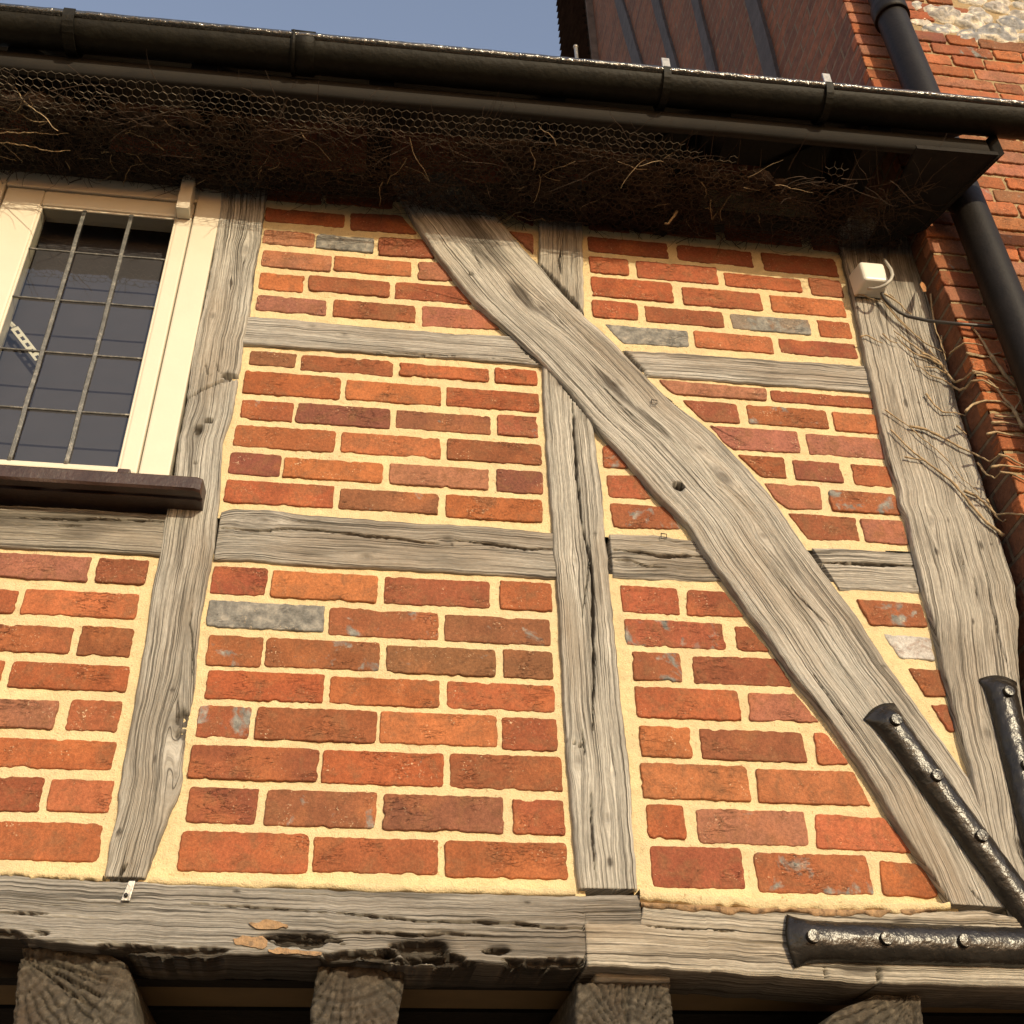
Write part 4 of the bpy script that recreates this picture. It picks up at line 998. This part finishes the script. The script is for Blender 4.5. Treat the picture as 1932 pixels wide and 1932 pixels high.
# wire netting under the eaves: hexagonal mesh
def netz(X, Y):
    return ZS - .004 - .020*np.exp(-((Y+.26)/.08)**2)*(1+.5*fbm(X*3, Y*5, 71, 2)) + .014*fbm(X*5, Y*8, 70, 3) + (X*sl_)
mb = MB(); a_ = .0115; W_, H_ = a_*math.sqrt(3), a_*1.5
vid = {}; edges = set(); V = []
def vk(x, y):
    k = (round(x/(a_*.25)), round(y/(a_*.25)))
    if k not in vid:
        vid[k] = len(V); V.append((x, y))
    return vid[k]
rows = int(.31/H_); cols = int(3.15/W_)
for r in range(rows):
    for c in range(cols):
        cx = -1.75+c*W_+(W_/2 if r % 2 else 0); cyy = -.312+r*H_
        ps = [vk(cx+a_*math.sin(math.radians(60*k)), cyy+a_*math.cos(math.radians(60*k))) for k in range(6)]
        for k in range(6):
            e = (min(ps[k], ps[(k+1) % 6]), max(ps[k], ps[(k+1) % 6])); edges.add(e)
V = np.array(V); V = V+np.stack([fbm(V[:, 0]*30, V[:, 1]*30, 80, 2), fbm(V[:, 0]*30, V[:, 1]*30, 81, 2)], 1)*.0035
Zn = netz(V[:, 0], V[:, 1]); N3 = np.stack([V[:, 0], V[:, 1], Zn], 1)
for e in edges:
    p, q = N3[e[0]], N3[e[1]]
    if np.linalg.norm(p-q) > .03: continue
    mid = (p+q)/2
    if vnoise(mid[0]*5, mid[1]*9, 90) > .55 or (mid[0] > .85 and vnoise(mid[0]*9, mid[1]*14, 91) > -.3): continue
    mb.tube([p, q], .0008, 3, cap=False)
tag(mb.build('wire_netting', M_WIRE), 'rusty hexagonal wire netting stretched across the open eaves', 'netting')

# debris caught on the netting
mb = MB(); rr = np.random.default_rng(5)
def twig(x, y, z, ln, r, ang=None, droop=0.0, n=7, curl=.6, dz=.25):
    a = rr.uniform(0, math.pi*2) if ang is None else ang
    p = np.array([x, y, z]); P = [p.copy()]; d = np.array([math.cos(a), math.sin(a)*.7, rr.normal(0, dz)])
    for i in range(n):
        d = d+rr.normal(0, curl/n*2.2, 3)*np.array([1, 1, .6]); d /= np.linalg.norm(d)
        p = p+d*ln/n; p[2] -= droop*ln/n; P.append(p.copy())
    return P
for i in range(5000):
    x = rr.uniform(-1.75, 1.38); y = rr.uniform(-.27, -.02)
    dens = .5+.5*float(vnoise(x*2.2, y*3, 44))
    if rr.random() > dens+.15+(.3 if y > -.18 else -.15): continue
    P = twig(x, y, float(netz(x, y))+rr.normal(.004, .009), rr.uniform(.04, .16), 0, dz=.08)
    mb.tube(P, np.linspace(rr.uniform(.0006, .0016), .0004, len(P)), 3, cap=False)
tag(mb.build('twigs', M_TWIG2), 'tangle of thin brown twigs lying on the eaves netting', 'twigs', kind='stuff')
mb = MB()
for i in range(1500):      # litter clumps above the wire
    x = rr.uniform(-1.75, 1.38); y = rr.uniform(-.24, .0)
    if float(vnoise(x*2.5, y*6, 47)) < -.45 or (y > -.16 and float(vnoise(x*3.3, 1, 48)) > -.05): continue
    z = float(netz(x, y))+rr.uniform(.006, .03); s = rr.uniform(.012, .04)
    k = 7; a0 = rr.uniform(0, 6.28)
    top = [(x+s*rr.uniform(.6, 1)*math.cos(a0+6.283*j/k), y+s*.7*rr.uniform(.6, 1)*math.sin(a0+6.283*j/k), z+rr.uniform(-.004, .008)) for j in range(k)]
    mb.add(top+[(x, y, z-rr.uniform(.004, .014)), (x, y, z+.012)], [(j, (j+1) % k, k) for j in range(k)]+[((j+1) % k, j, k+1) for j in range(k)])
tag(mb.build('leaf_litter', M_LITTER), 'dark leaf litter and moss packed above the eaves netting', 'leaf litter', kind='stuff')
# pale dead stems that show in front
mb = MB()
def stem3(seq, Y, r, wig=.002):
    p = pts(seq, Y); n = max(8, int(len(p)*5)); q = resample(p, n)
    q = q+np.stack([fbm(np.arange(n)*.6, np.arange(n)*0, 3, 2), fbm(np.arange(n)*.6, np.arange(n)*0+4, 4, 2)], 1)*wig
    yy_ = Y+fbm(np.arange(n)*.5, np.arange(n)*0, 6, 2)*.006
    mb.tube(np.stack([q[:, 0], yy_, q[:, 1]], 1), np.linspace(r, r*.5, n), 5)
for s_, Yk, r in ((['O', 1290, 530, 1360, 525, 1440, 545, 1560, 548, 1620, 542, 1690, 565, 1740, 548, 1800, 560, 1860, 590, 1932, 625, 1975, 660], -.27, .0022),
                  (['O', 1600, 545, 1530, 540, 1500, 500], -.27, .0012), (['O', 30, 390, 80, 490, 130, 570, 230, 650, 330, 745], -.25, .0018),
                  (['O', 0, 600, 100, 650, 180, 685, 280, 700], -.2, .0018), (['O', 0, 755, 130, 765, 260, 760, 390, 765], -.17, .0015), (['O', 0, 810, 130, 835, 250, 855, 400, 865], -.14, .0016),
                  (['O', 740, 745, 790, 700, 850, 685, 900, 710, 915, 730], -.18, .0015), (['O', 820, 765, 880, 820, 935, 852], -.15, .0022), (['O', 990, 410, 1010, 500, 1045, 580], -.27, .0018), (['O', 705, 590, 715, 620, 720, 650], -.2, .0018),
                  (['O', 1690, 630, 1715, 700, 1710, 790, 1705, 860], -.17, .002), (['O', 1330, 650, 1320, 700, 1315, 770], -.18, .0013), (['O', 1030, 890, 1100, 872, 1160, 868], -.1, .0016), (['O', 770, 880, 880, 888, 990, 880], -.1, .0014), (['O', 580, 868, 660, 876], -.1, .003),
                  (['Q', 970, 770, 1000, 700, 1040, 665, 1090, 655, 1140, 670, 1190, 685, 1260, 688, 1310, 680, 1335, 645], -.25, .0022), (['Q', 1335, 645, 1370, 670, 1425, 678, 1435, 710, 1442, 740], -.25, .0022), (['Q', 1255, 688, 1248, 715, 1235, 725], -.25, .0012),
                  (['Q', 300, 985, 350, 990, 440, 1010, 470, 1050], -.1, .0013), (['Q', 820, 770, 850, 790, 815, 810], -.2, .0014), (['Q', 1300, 810, 1330, 860, 1345, 890], -.17, .0013), (['Q', 1240, 1140, 1290, 1170, 1345, 1200], -.07, .0015), (['Q', 0, 620, 25, 660, 35, 710], -.25, .0014),
                  (['Y', 725, 1140, 705, 1180, 670, 1220, 635, 1240], -.10, .0042), (['Y', 1030, 1100, 1010, 1150, 980, 1198], -.1, .002), (['Y', 1295, 1150, 1305, 1190, 1314, 1222], -.1, .002), (['Y', 740, 795, 760, 785, 800, 800, 825, 850, 838, 905], -.17, .0014),
                  (['Y', 160, 745, 190, 712], -.2, .0015), (['Y', 100, 480, 100, 520, 112, 560], -.24, .0022), (['X', 870, 1030, 910, 990, 945, 948], -.16, .0014)):
    stem3(s_, Yk, r)
for i in range(60):
    x = rr.uniform(-1.3, 1.1); y = rr.uniform(-.27, -.03)
    P = twig(x, y, float(netz(x, y))-.006, rr.uniform(.03, .12), 0, droop=rr.uniform(0, .25), curl=.8, dz=.05)
    mb.tube(P, np.linspace(rr.uniform(.0008, .0015), .0005, len(P)), 4, cap=False)
tag(mb.build('dead_creeper', M_TWIG), 'pale dry creeper stems trailing under the eaves netting', 'dead creeper')

# ================================================================== brick house next door
NB = empty('brick_house', 'taller red brick house with flint panel standing at the right', 'house', loc=(0, 0, 0))
NY = -.10; NX = 1.43
def neighbour_front():
    mb = MB()
    flint = pts(['X', 1290, 20, 1440, 12, 1460, 55, 1640, 62, 1650, -60, 2600, -60, 2600, 330, 1932, 232, 1700, 205, 1400, 178, 1340, 120, 1290, 70], NY)
    PP = np.array([(NX+.004, 0), (3.4, 0), (3.4, 6.6), (NX+.004, 6.6)])
    # mortar
    xs = np.array([NX+.006, 3.4]);
    vis = np.array([(NX+.006, 2.0), (3.0, 2.0), (3.0, 6.4), (NX+.006, 6.4)])
    grid_patch(mb, vis, .012, NY+.004, .002, 0, 301)
    pitch = .0613; z = 2.02; row = 0
    while z < 6.3:
        x = NX+random.uniform(-.002, .003); stt = row % 2
        first = True; k = 0
        while x < 2.9:
            header = (k+stt) % 2 == 0
            L_ = (.094 if header else .198)*random.uniform(.93, 1.07)
            if random.random() < .12: L_ = .205
            if first and stt: L_ = random.choice((.10, .15))
            x1 = x+L_
            cxm, czm = (x+x1)/2, z+.025
            ins = inside(flint, np.array([[cxm]]), np.array([[czm]]))[0, 0]
            if not ins:
                code = random.choices('RODPBMV', (18, 36, 8, 18, 16, 2, 2))[0]
                j = lambda: random.uniform(-.0025, .0025)
                add_brick(mb, [(x, z+j()), (x1, z+j()), (x1, z+.0525+j()), (x, z+.0525+j())], code, y0=NY-.003+(random.random() < .2)*.003, jit=.0024, thick=NY+.03)
            x = x1+random.uniform(.005, .010); first = False; k += 1
        z += pitch*random.uniform(.985, 1.015); row += 1
    o = mb.build('front_wall', [M_MORT2, M_BRICK], NB); o['label'] = 'sunlit old brick front of the taller house'
    return flint
flint = neighbour_front()
# flints
mb = MB(); placed = []
tries = 0
while tries < 4000 and len(placed) < 170:
    tries += 1
    x = random.uniform(flint[:, 0].min(), 2.9); z = random.uniform(flint[:, 1].min(), 6.3)
    if not inside(flint, np.array([[x]]), np.array([[z]]))[0, 0]: continue
    r = random.uniform(.022, .06)
    if any((x-a)**2/1.7+(z-b)**2 < (r+c)**2*.52 for a, b, c in placed): continue
    placed.append((x, z, r))
    nu_, nv_ = 22, 12; sd_ = random.randint(0, 999); asp = random.uniform(1.1, 1.7); V = []; cl = []
    tone = random.choice(((.40, .38, .34), (.24, .24, .24), (.55, .50, .42), (.33, .30, .26)))
    rot_ = random.uniform(-.4, .4)
    for i in range(nv_+1):
        ph = math.pi/2*i/nv_
        for j in range(nu_):
            th = 2*math.pi*j/nu_
            n1 = 1+.25*float(vnoise(math.cos(th)*1.6+sd_, math.sin(th)*1.6+ph, sd_))
            rr_ = r*math.sin(ph)*n1
            dx, dz = rr_*asp*math.cos(th), rr_*math.sin(th)
            dx, dz = dx*math.cos(rot_)-dz*math.sin(rot_), dx*math.sin(rot_)+dz*math.cos(rot_)
            dy = -r*.42*math.cos(ph)*(1+.5*float(vnoise(dx*60+sd_, dz*60, sd_+1)))
            V.append((x+dx, NY+.006+dy, z+dz))
            rim = i/nv_; q = float(vnoise(dx*70+sd_, dz*70, sd_+2))
            t_ = np.array(tone)*(1+.5*q)
            if rim > .72 or q > .45: t_ = np.array((.62, .56, .44))*(1+.1*q)
            cl.append(np.clip(t_, .03, .75))
    f = [(i*nu_+j, i*nu_+(j+1) % nu_, (i+1)*nu_+(j+1) % nu_, (i+1)*nu_+j) for i in range(nv_) for j in range(nu_)]
    mb.add(V, f, col=np.array(cl))
def flint_mat():
    m, t, b = newmat('flint')
    a = N(t, 'ShaderNodeAttribute', attribute_name='tone').outputs['Color']
    co = N(t, 'ShaderNodeTexCoord').outputs['Object']
    c = mix(t, 1.0, a, ramp(t, noise(t, co, 90, 5, .7), [(.3, g3(.55)), (.7, g3(1.35))]), 'MULTIPLY')
    L(t, c, b.inputs['Base Color']); b.inputs['Roughness'].default_value = .45
    bump(t, b, noise(t, co, 120, 4, .7), .004, 1.0)
    return m
o = mb.build('flint_panel', flint_mat(), NB); o['label'] = 'panel of knapped grey and white flints'
# side wall facing left, in shade
mb = MB(); ys = np.linspace(NY+.002, 3.55, 120); zs = np.linspace(2.0, 13.0, 120)
Yg, Zg = np.meshgrid(ys, zs, indexing='ij'); Xg = NX+.002*fbm(Yg*8, Zg*8, 5, 2)
idx = np.arange(Yg.size).reshape(Yg.shape)
mb.add(np.stack([Xg.ravel(), Yg.ravel(), Zg.ravel()], 1), np.stack([idx[:-1, :-1].ravel(), idx[:-1, 1:].ravel(), idx[1:, 1:].ravel(), idx[1:, :-1].ravel()], 1).tolist())
mb.box(NX+.05, 3.4, NY+.06, 3.5, 0, 13)
mb.build('side_wall', M_SIDE, NB, False)['label'] = 'shaded brick side wall rising behind the gutter'
M_BLUE = simple('blue_grey_timber', (.05, .046, .05), .85, .35, 20, .003, 40)
def yfor(px, py):
    # depth at which the side wall plane x=NX is met by this line of sight
    ox, oy, s = CR['P']; d = CAM_F*Fv+(px-966)*Rv-(py-966)*Uv
    t = NX/d[0]; return (CP+t*d)
for (p0, p1, wd) in (((1236, 0), (1276, 130), .07), ((1315, 0), (1347, 128), .06), ((1423, 0), (1460, 140), .075), ((1163, 0), (1205, 118), .09)):
    a = yfor(*p0); b = yfor(*p1)
    mb = MB(); y0 = (a[1]+b[1])/2; z = np.linspace(4.2, 13, 90)
    dy = (a[1]-b[1])/(a[2]-b[2]+1e-9)
    V = []
    for zz in z:
        yc = b[1]+(zz-b[2])*dy*.8; w2 = wd/2*(1+.15*float(vnoise(zz*3, 0, 9)))*1.2
        V += [(NX-.016, yc-w2, zz), (NX-.016, yc+w2, zz), (NX+.01, yc+w2, zz), (NX+.01, yc-w2, zz)]
    mb.add(V, [(i*4+j, i*4+(j+1) % 4, (i+1)*4+(j+1) % 4, (i+1)*4+j) for i in range(89) for j in range(4)])
    mb.build('timber_upright', M_BLUE, NB, False)
# far hung slate part
mb = MB(); fa = yfor(1119, 0)[1]; fb = yfor(1129, 112)[1]; fe = (fa+fb)/2
mb.box(NX-.05, 3.4, 3.52, fe, 3.5, 13.2)
zz = 4.5
while zz < 13:
    mb.add([(NX-.055, 3.50, zz), (NX-.055, fe+.02, zz), (NX-.075, fe+.02, zz-.012), (NX-.075, 3.50, zz-.012), (NX-.055, 3.5, zz+.09), (NX-.055, fe+.02, zz+.09)], [(3, 2, 5, 4), (0, 1, 2, 3)])
    zz += .1
mb.build('tile_hanging', simple('grey_brown_tile', (.11, .085, .07), .85, .35, 12, .006, 30), NB, False)['label'] = 'grey tile hanging at the far end of the side wall'

# downpipe on the brick house
DP = empty('downpipe', 'black painted downpipe running down the brick house front', 'downpipe')
yp = NY-.07; R_ = .046
top = (at('P', 1632, 0, yp)+at('P', 1706, 0, yp))/2; bot = (at('P', 1884, 615, yp)+at('P', 1948, 615, yp))/2
d = (top-bot)/np.linalg.norm(top-bot)
path = [bot-d*2.6+d*t for t in np.linspace(0, 6.2, 60)]
MB().tube(path, R_, 28).build('pipe', M_PIPE, DP)
def pc(t0, t1): return [bot-d*2.6+d*t for t in np.linspace(t0, t1, 4)]
MB().tube(pc(3.95, 4.02), R_+.008, 28).build('pipe_collar', M_PIPE, DP)

# thin vent pipe above the roof
vp = at('P', 1089, 118, 1.2); vt = at('P', 1089, 90, 1.2)
mb = MB(); mb.tube([(vp[0], 1.2, vp[2]-.8), (vp[0], 1.2, vt[2])], .009, 10); mb.tube([(vp[0], 1.2, vt[2]-.002), (vp[0], 1.2, vt[2]+.01)], .012, 10)
tag(mb.build('vent_pipe', M_GALV), 'thin grey pipe poking above the roof against the sky', 'vent pipe')

# ================================================================== iron straps
def strap(name, p0, p1, Y, hw, ht, bolts, label, taper=1.0):
    E_ = empty(name, label, 'iron strap', 'iron straps bolted over the corner joints')
    a = at(*p0, Y); b = at(*p1, Y); ax = b-a; ln = np.linalg.norm(ax); ax /= ln
    side = np.cross(ax, [0, -1.0, 0]); side /= np.linalg.norm(side)
    out = np.array([0, -1.0, 0])
    n = int(ln/.006); m = 22; V = []
    for i in range(n+1):
        s = i/n*ln
        fl = math.exp(-(s/.020)**1.3)
        w_ = hw*(1+.32*fl); h_ = ht*(1-.75*math.exp(-(s/.016)**2)) if s < .08 else ht
        for j in range(m):
            t = math.pi*j/(m-1); ce = math.cos(t)
            wob = 1+.02*float(vnoise(s*45, j*.7, 88))+.03*float(vnoise(s*120, j*1.4, 89))
            start = .022*(1-ce*ce)*0
            bow = -.010*(1-ce*ce)*math.exp(-(s/.02)**2)
            V.append(a+ax*(s+bow)+side*w_*ce*wob+out*(h_*math.sin(t)*wob))
    V0 = len(V)
    for i in range(n+1):
        pass
    f = [(i*m+j, i*m+j+1, (i+1)*m+j+1, (i+1)*m+j) for i in range(n) for j in range(m-1)]
    f.append(tuple(range(m))[::-1])
    mb = MB(); mb.add(V, f)
    # back closing
    mb.build('bar', M_IRON, E_)
    for bq in bolts:
        c = at(*bq, Y-ht); p = a+ax*((c-a)@ax); 
        c = p+out*(ht-.004)
        mb = MB(); mb.tube([c+out*0, c+out*.009, c+out*.012, c+out*.0125], [.0115, .0115, .0105, .004], 18)
        mb.build('bolt', M_IRON, E_, False)
    return E_
strap('iron_strap', ('K', 490, 582), ('K', 2500, 640), -.036, .034, .026, [('K', 628, 567), ('K', 1080, 578), ('K', 1562, 597)], 'horizontal black iron strap bolted along the sill beam')
strap('iron_strap', ('E', 640, 345), ('E', 1560, 1600), -.027, .031, .026, [('E', 705, 400), ('E', 918, 680), ('E', 1147, 985)], 'diagonal black iron strap bolted down the foot of the brace')
strap('iron_strap', ('E', 1243, 192), ('E', 1560, 1500), -.025, .031, .026, [('E', 1278, 245), ('E', 1385, 620)], 'upright black iron strap bolted to the corner post')

# ================================================================== security light, cable
SLT = empty('security_light', 'boxy white security light on the corner post under the eaves', 'security light')
Yb = -.024; Yf = -.086
q = [at('L', 640, 590, Yf), at('L', 1100, 615, Yf), at('L', 1190, 960, Yf), at('L', 735, 925, Yf)]
bk = [at('L', 575, 700, Yb), at('L', 1060, 715, Yb), at('L', 1085, 1190, Yb), at('L', 590, 1165, Yb)]
x0 = (q[0][0]+q[3][0])/2; x1 = (q[1][0]+q[2][0])/2; z1 = (q[0][2]+q[1][2])/2; z0 = (q[2][2]+q[3][2])/2
mb = MB()
dx = .008
V = [(x0, Yf, z0), (x1, Yf, z0), (x1, Yf, z1), (x0, Yf, z1), (x0-dx, Yb, z0-dx*.6), (x1+dx, Yb, z0-dx*.6), (x1+dx, Yb, z1+dx), (x0-dx, Yb, z1+dx)]
mb.add(V, [(0, 1, 2, 3), (4, 7, 6, 5), (0, 4, 5, 1), (1, 5, 6, 2), (2, 6, 7, 3), (3, 7, 4, 0)])
bevel(mb.build('housing', M_PLASTIC, SLT, False), .008, 3)
mb = MB(); hp = []
for t in np.linspace(-.15, 1, 22):
    a = math.pi*t
    hp.append((x1-.02+.038*math.sin(a)+.02*(1-t), -.055-.045*math.sin(math.pi*max(t, 0)), z1-.005-(z1-z0+.02)*t))
hp2 = [at('L', 1100, 560, -.06), at('L', 1160, 640, -.085), at('L', 1230, 740, -.10), at('L', 1262, 850, -.105), at('L', 1225, 950, -.105), at('L', 1140, 1030, -.10), at('L', 1020, 1090, -.09), at('L', 900, 1115, -.08), at('L', 800, 1105, -.07)]
pp = np.array(hp2); mb.tube(pp, .0042, 8)
mb.build('wire_loop', M_GREYPL, SLT)['label'] = 'grey looped lead around the light'
mb = MB(); pth = [at('L', 1050, 1190, -.045), at('L', 1100, 1290, -.045), at('L', 1230, 1430, -.046), at('L', 1380, 1550, -.048), at('L', 1560, 1640, -.05), at('L', 1932, 1720, -.07), at('H', 1180, 690, -.115), at('H', 1290, 698, -.12), at('H', 1400, 706, -.13), at('H', 1470, 712, -.14)]
pth = np.array(pth); k = np.linspace(0, len(pth)-1, 50); pth = np.stack([np.interp(k, range(len(pth)), pth[:, i]) for i in range(3)], 1)
mb.tube(pth, .0045, 8)
tag(mb.build('power_cable', M_RUBBER), 'black cable sagging from the security light to the downpipe', 'cable')

# ================================================================== creeper on the corner post and next door
mb = MB()
def cr_(c, Yq, r, *q, side=None):
    Ys = Yq if isinstance(Yq, (list, tuple)) else [Yq]*(len(q)//2)
    P = np.array([at(c, q[2*i], q[2*i+1], Ys[i]) for i in range(len(q)//2)])
    dd = np.r_[0, np.cumsum(np.linalg.norm(np.diff(P, axis=0), axis=1))]; n = max(6, int(dd[-1]/.006)); s = np.linspace(0, dd[-1], n)
    P = np.stack([np.interp(s, dd, P[:, i]) for i in range(3)], 1)
    sd_ = random.randint(0, 999)
    P[:, 0] += .0015*fbm(s*70, s*0, sd_, 2); P[:, 2] += .0015*fbm(s*70, s*0+3, sd_, 2); P[:, 1] += .001*fbm(s*50, s*0+7, sd_, 2)-.0008
    mb.tube(P, np.linspace(r*1.15, r*.55, n)*(1+.25*vnoise(s*120, s*0, sd_)), 6)
PY = -.030; CYn = -.108; RY = -.06
cr_('H', PY, .0022, 610, 765, 650, 755, 700, 785, 740, 800); cr_('H', PY, .002, 740, 745, 780, 790, 820, 800)
cr_('H', [PY]*4+[-.035], .0030, 1110, 975, 1060, 905, 960, 850, 870, 780, 800, 728)
cr_('H', PY, .0026, 1100, 940, 1000, 885, 920, 860, 860, 810, 820, 760)
cr_('H', PY, .0022, 1110, 975, 1040, 940, 980, 935); cr_('H', PY, .0022, 1140, 1045, 1080, 1005, 1010, 985, 960, 940)
cr_('H', PY, .0018, 960, 860, 1000, 870, 1060, 920, 1100, 930); cr_('H', PY, .0015, 900, 880, 930, 930, 960, 940); cr_('H', PY, .0016, 1000, 835, 1050, 890)
cr_('L', -.034, .0022, 545, 1245, 620, 1225, 700, 1240, 830, 1300, 960, 1335, 1100, 1390); cr_('L', -.034, .0025, 1090, 1200, 1180, 1260, 1300, 1330, 1400, 1400, 1500, 1510, 1610, 1600)
cr_('L', -.034, .0018, 1210, 1220, 1290, 1290); cr_('L', -.040, .0022, 1040, 1270, 1150, 1450, 1290, 1620, 1450, 1790, 1560, 1920)
cr_('H', -.036, .0025, 740, 550, 820, 650, 900, 730, 980, 800, 1080, 850)  # extra strand shaped as the cable's cast shadow on the post
# stems across the return and round the corner
cr_('H', [-.03, -.04, -.07, -.1, -.115, -.11], .003, 1110, 975, 1150, 1025, 1200, 1010, 1240, 970, 1300, 970, 1400, 1010)
cr_('H', [-.03, -.045, -.07, -.1, -.115, -.115], .003, 1140, 1045, 1180, 1070, 1215, 1055, 1250, 1015, 1310, 1010, 1400, 1060)
cr_('H', [-.05, -.08, -.11, -.115, -.115], .0025, 1120, 860, 1160, 830, 1200, 800, 1270, 805, 1310, 815)
cr_('H', CYn, .0045, 1540, 1290, 1480, 1170, 1440, 1130, 1400, 1070, 1340, 1010); cr_('H', CYn, .0045, 1500, 1050, 1450, 1000, 1400, 930, 1350, 860, 1310, 790, 1250, 710)
cr_('H', CYn, .003, 1215, 855, 1280, 870, 1350, 880, 1380, 920); cr_('H', CYn, .0028, 1220, 860, 1300, 880, 1360, 880); cr_('H', CYn, .0025, 1350, 870, 1415, 855)
cr_('H', CYn, .003, 1250, 960, 1330, 975, 1400, 1010, 1480, 1040); cr_('H', CYn, .0022, 1420, 1070, 1480, 1070, 1540, 1100); cr_('H', CYn, .003, 1210, 1190, 1250, 1150, 1320, 1128, 1420, 1135, 1500, 1190)
cr_('H', CYn, .003, 1360, 1255, 1430, 1255, 1540, 1270); cr_('H', CYn, .0026, 1380, 1215, 1450, 1220, 1540, 1225); cr_('H', CYn, .003, 1335, 1320, 1380, 1305, 1440, 1320, 1546, 1335)
cr_('H', CYn, .0022, 1480, 1200, 1546, 1090); cr_('H', CYn, .003, 1360, 1508, 1420, 1495, 1546, 1510); cr_('H', CYn, .003, 1400, 1440, 1450, 1445, 1546, 1500); cr_('H', CYn, .003, 1410, 1535, 1480, 1545, 1560, 1590)
cr_('H', PY, .0022, 985, 1090, 1030, 1150, 1085, 1195, 1150, 1195, 1210, 1215)
cr_('H', [PY]*5+[-.06, -.1], .003, 890, 1275, 980, 1290, 1080, 1340, 1170, 1390, 1260, 1430, 1350, 1475, 1410, 1435)
cr_('H', PY, .0016, 750, 1180, 830, 1235, 890, 1275, 960, 1340, 1050, 1410, 1120, 1480, 1180, 1560, 1300, 1660)
cr_('H', PY, .0022, 1160, 1270, 1215, 1320); cr_('H', [PY, -.04, -.07, -.1], .0024, 1280, 1480, 1330, 1550, 1380, 1570, 1420, 1535)
cr_('H', PY, .0034, 1425, 1895, 1330, 1820, 1250, 1730, 1160, 1615, 1060, 1530, 980, 1470, 900, 1410, 840, 1350, 780, 1290)
cr_('H', PY, .0022, 865, 1450, 920, 1460, 980, 1470); cr_('H', [PY]*4+[-.06, -.1], .003, 1200, 1640, 1270, 1670, 1330, 1720, 1390, 1780, 1450, 1770, 1546, 1780)
cr_('H', PY, .0024, 1330, 1690, 1390, 1790, 1420, 1820, 1480, 1790)
cr_('H', [-.05]*5, .0028, 1075, 70, 1085, 110, 1150, 170, 1150, 230, 1190, 255); cr_('H', -.06, .002, 1190, 270, 1195, 420, 1180, 540)
cr_('H', -.04, .0022, 1010, 520, 1020, 600, 1040, 720, 1080, 820, 1100, 900); cr_('H', -.04, .002, 1075, 760, 1070, 820, 1100, 860)
tag(mb.build('dead_ivy', M_TWIG), 'bare dead ivy stems clinging across corner post and brick house', 'ivy stems')
# one dry leaf
lc = [at('L', x, y, -.04-.01*k) for k, (x, y) in enumerate(((1780, 1020), (1815, 975), (1860, 1010), (1900, 1080), (1905, 1160), (1850, 1165), (1820, 1110)))]
mb = MB(); mb.add(lc+[p+np.array([0, .0015, 0]) for p in lc], [tuple(range(7)), tuple(range(7, 14))[::-1]]+[(i, (i+1) % 7, 7+(i+1) % 7, 7+i) for i in range(7)])
tag(mb.build('dry_leaf', M_LEAF), 'curled orange dry leaf at the edge of the corner post', 'leaf')

# ================================================================== small metal fixings
p = [at('J', 668, 352, -.036), at('J', 702, 352, -.036), at('J', 672, 458, -.036), at('J', 625, 455, -.036)]
mb = MB(); V = [tuple(q) for q in p]+[tuple(q+np.array([0, .003, 0])) for q in p]
mb.add(V, [(0, 1, 2, 3), (4, 7, 6, 5), (0, 4, 5, 1), (1, 5, 6, 2), (2, 6, 7, 3), (3, 7, 4, 0)])
MS = mb.build('fixing_strip', M_GALV, None, False); bevel(MS, .001)
tag(MS, 'short galvanised metal strip nailed below the window post', 'metal strip')
c = at('J', 653, 428, -.0375); mb = MB(); mb.tube([c, c+np.array([0, -.002, 0])], .0035, 8); mb.build('nail_head', M_IRON, MS)
def staple(c, x, y, s, Y, label):
    q = at(c, x, y, Y); mb = MB(); P = [q+np.array([dx*s, 0, dz*s]) for dx, dz in ((-.8, .9), (.9, .8), (.8, -.6), (-1, -1), (-.8, .9))]
    mb.tube(P, .0012, 5); tag(mb.build('wire_staple', M_IRON), label, 'staple', 'wire staples left in the timbers')
staple('B', 535, 1010, .0075, -.030, 'small square wire staple in the middle of the brace')
staple('F', 500, 53, .007, -.010, 'small square wire staple in the short split rail')
# peg hole plug
q = at('B', 638, 1440, -.030)
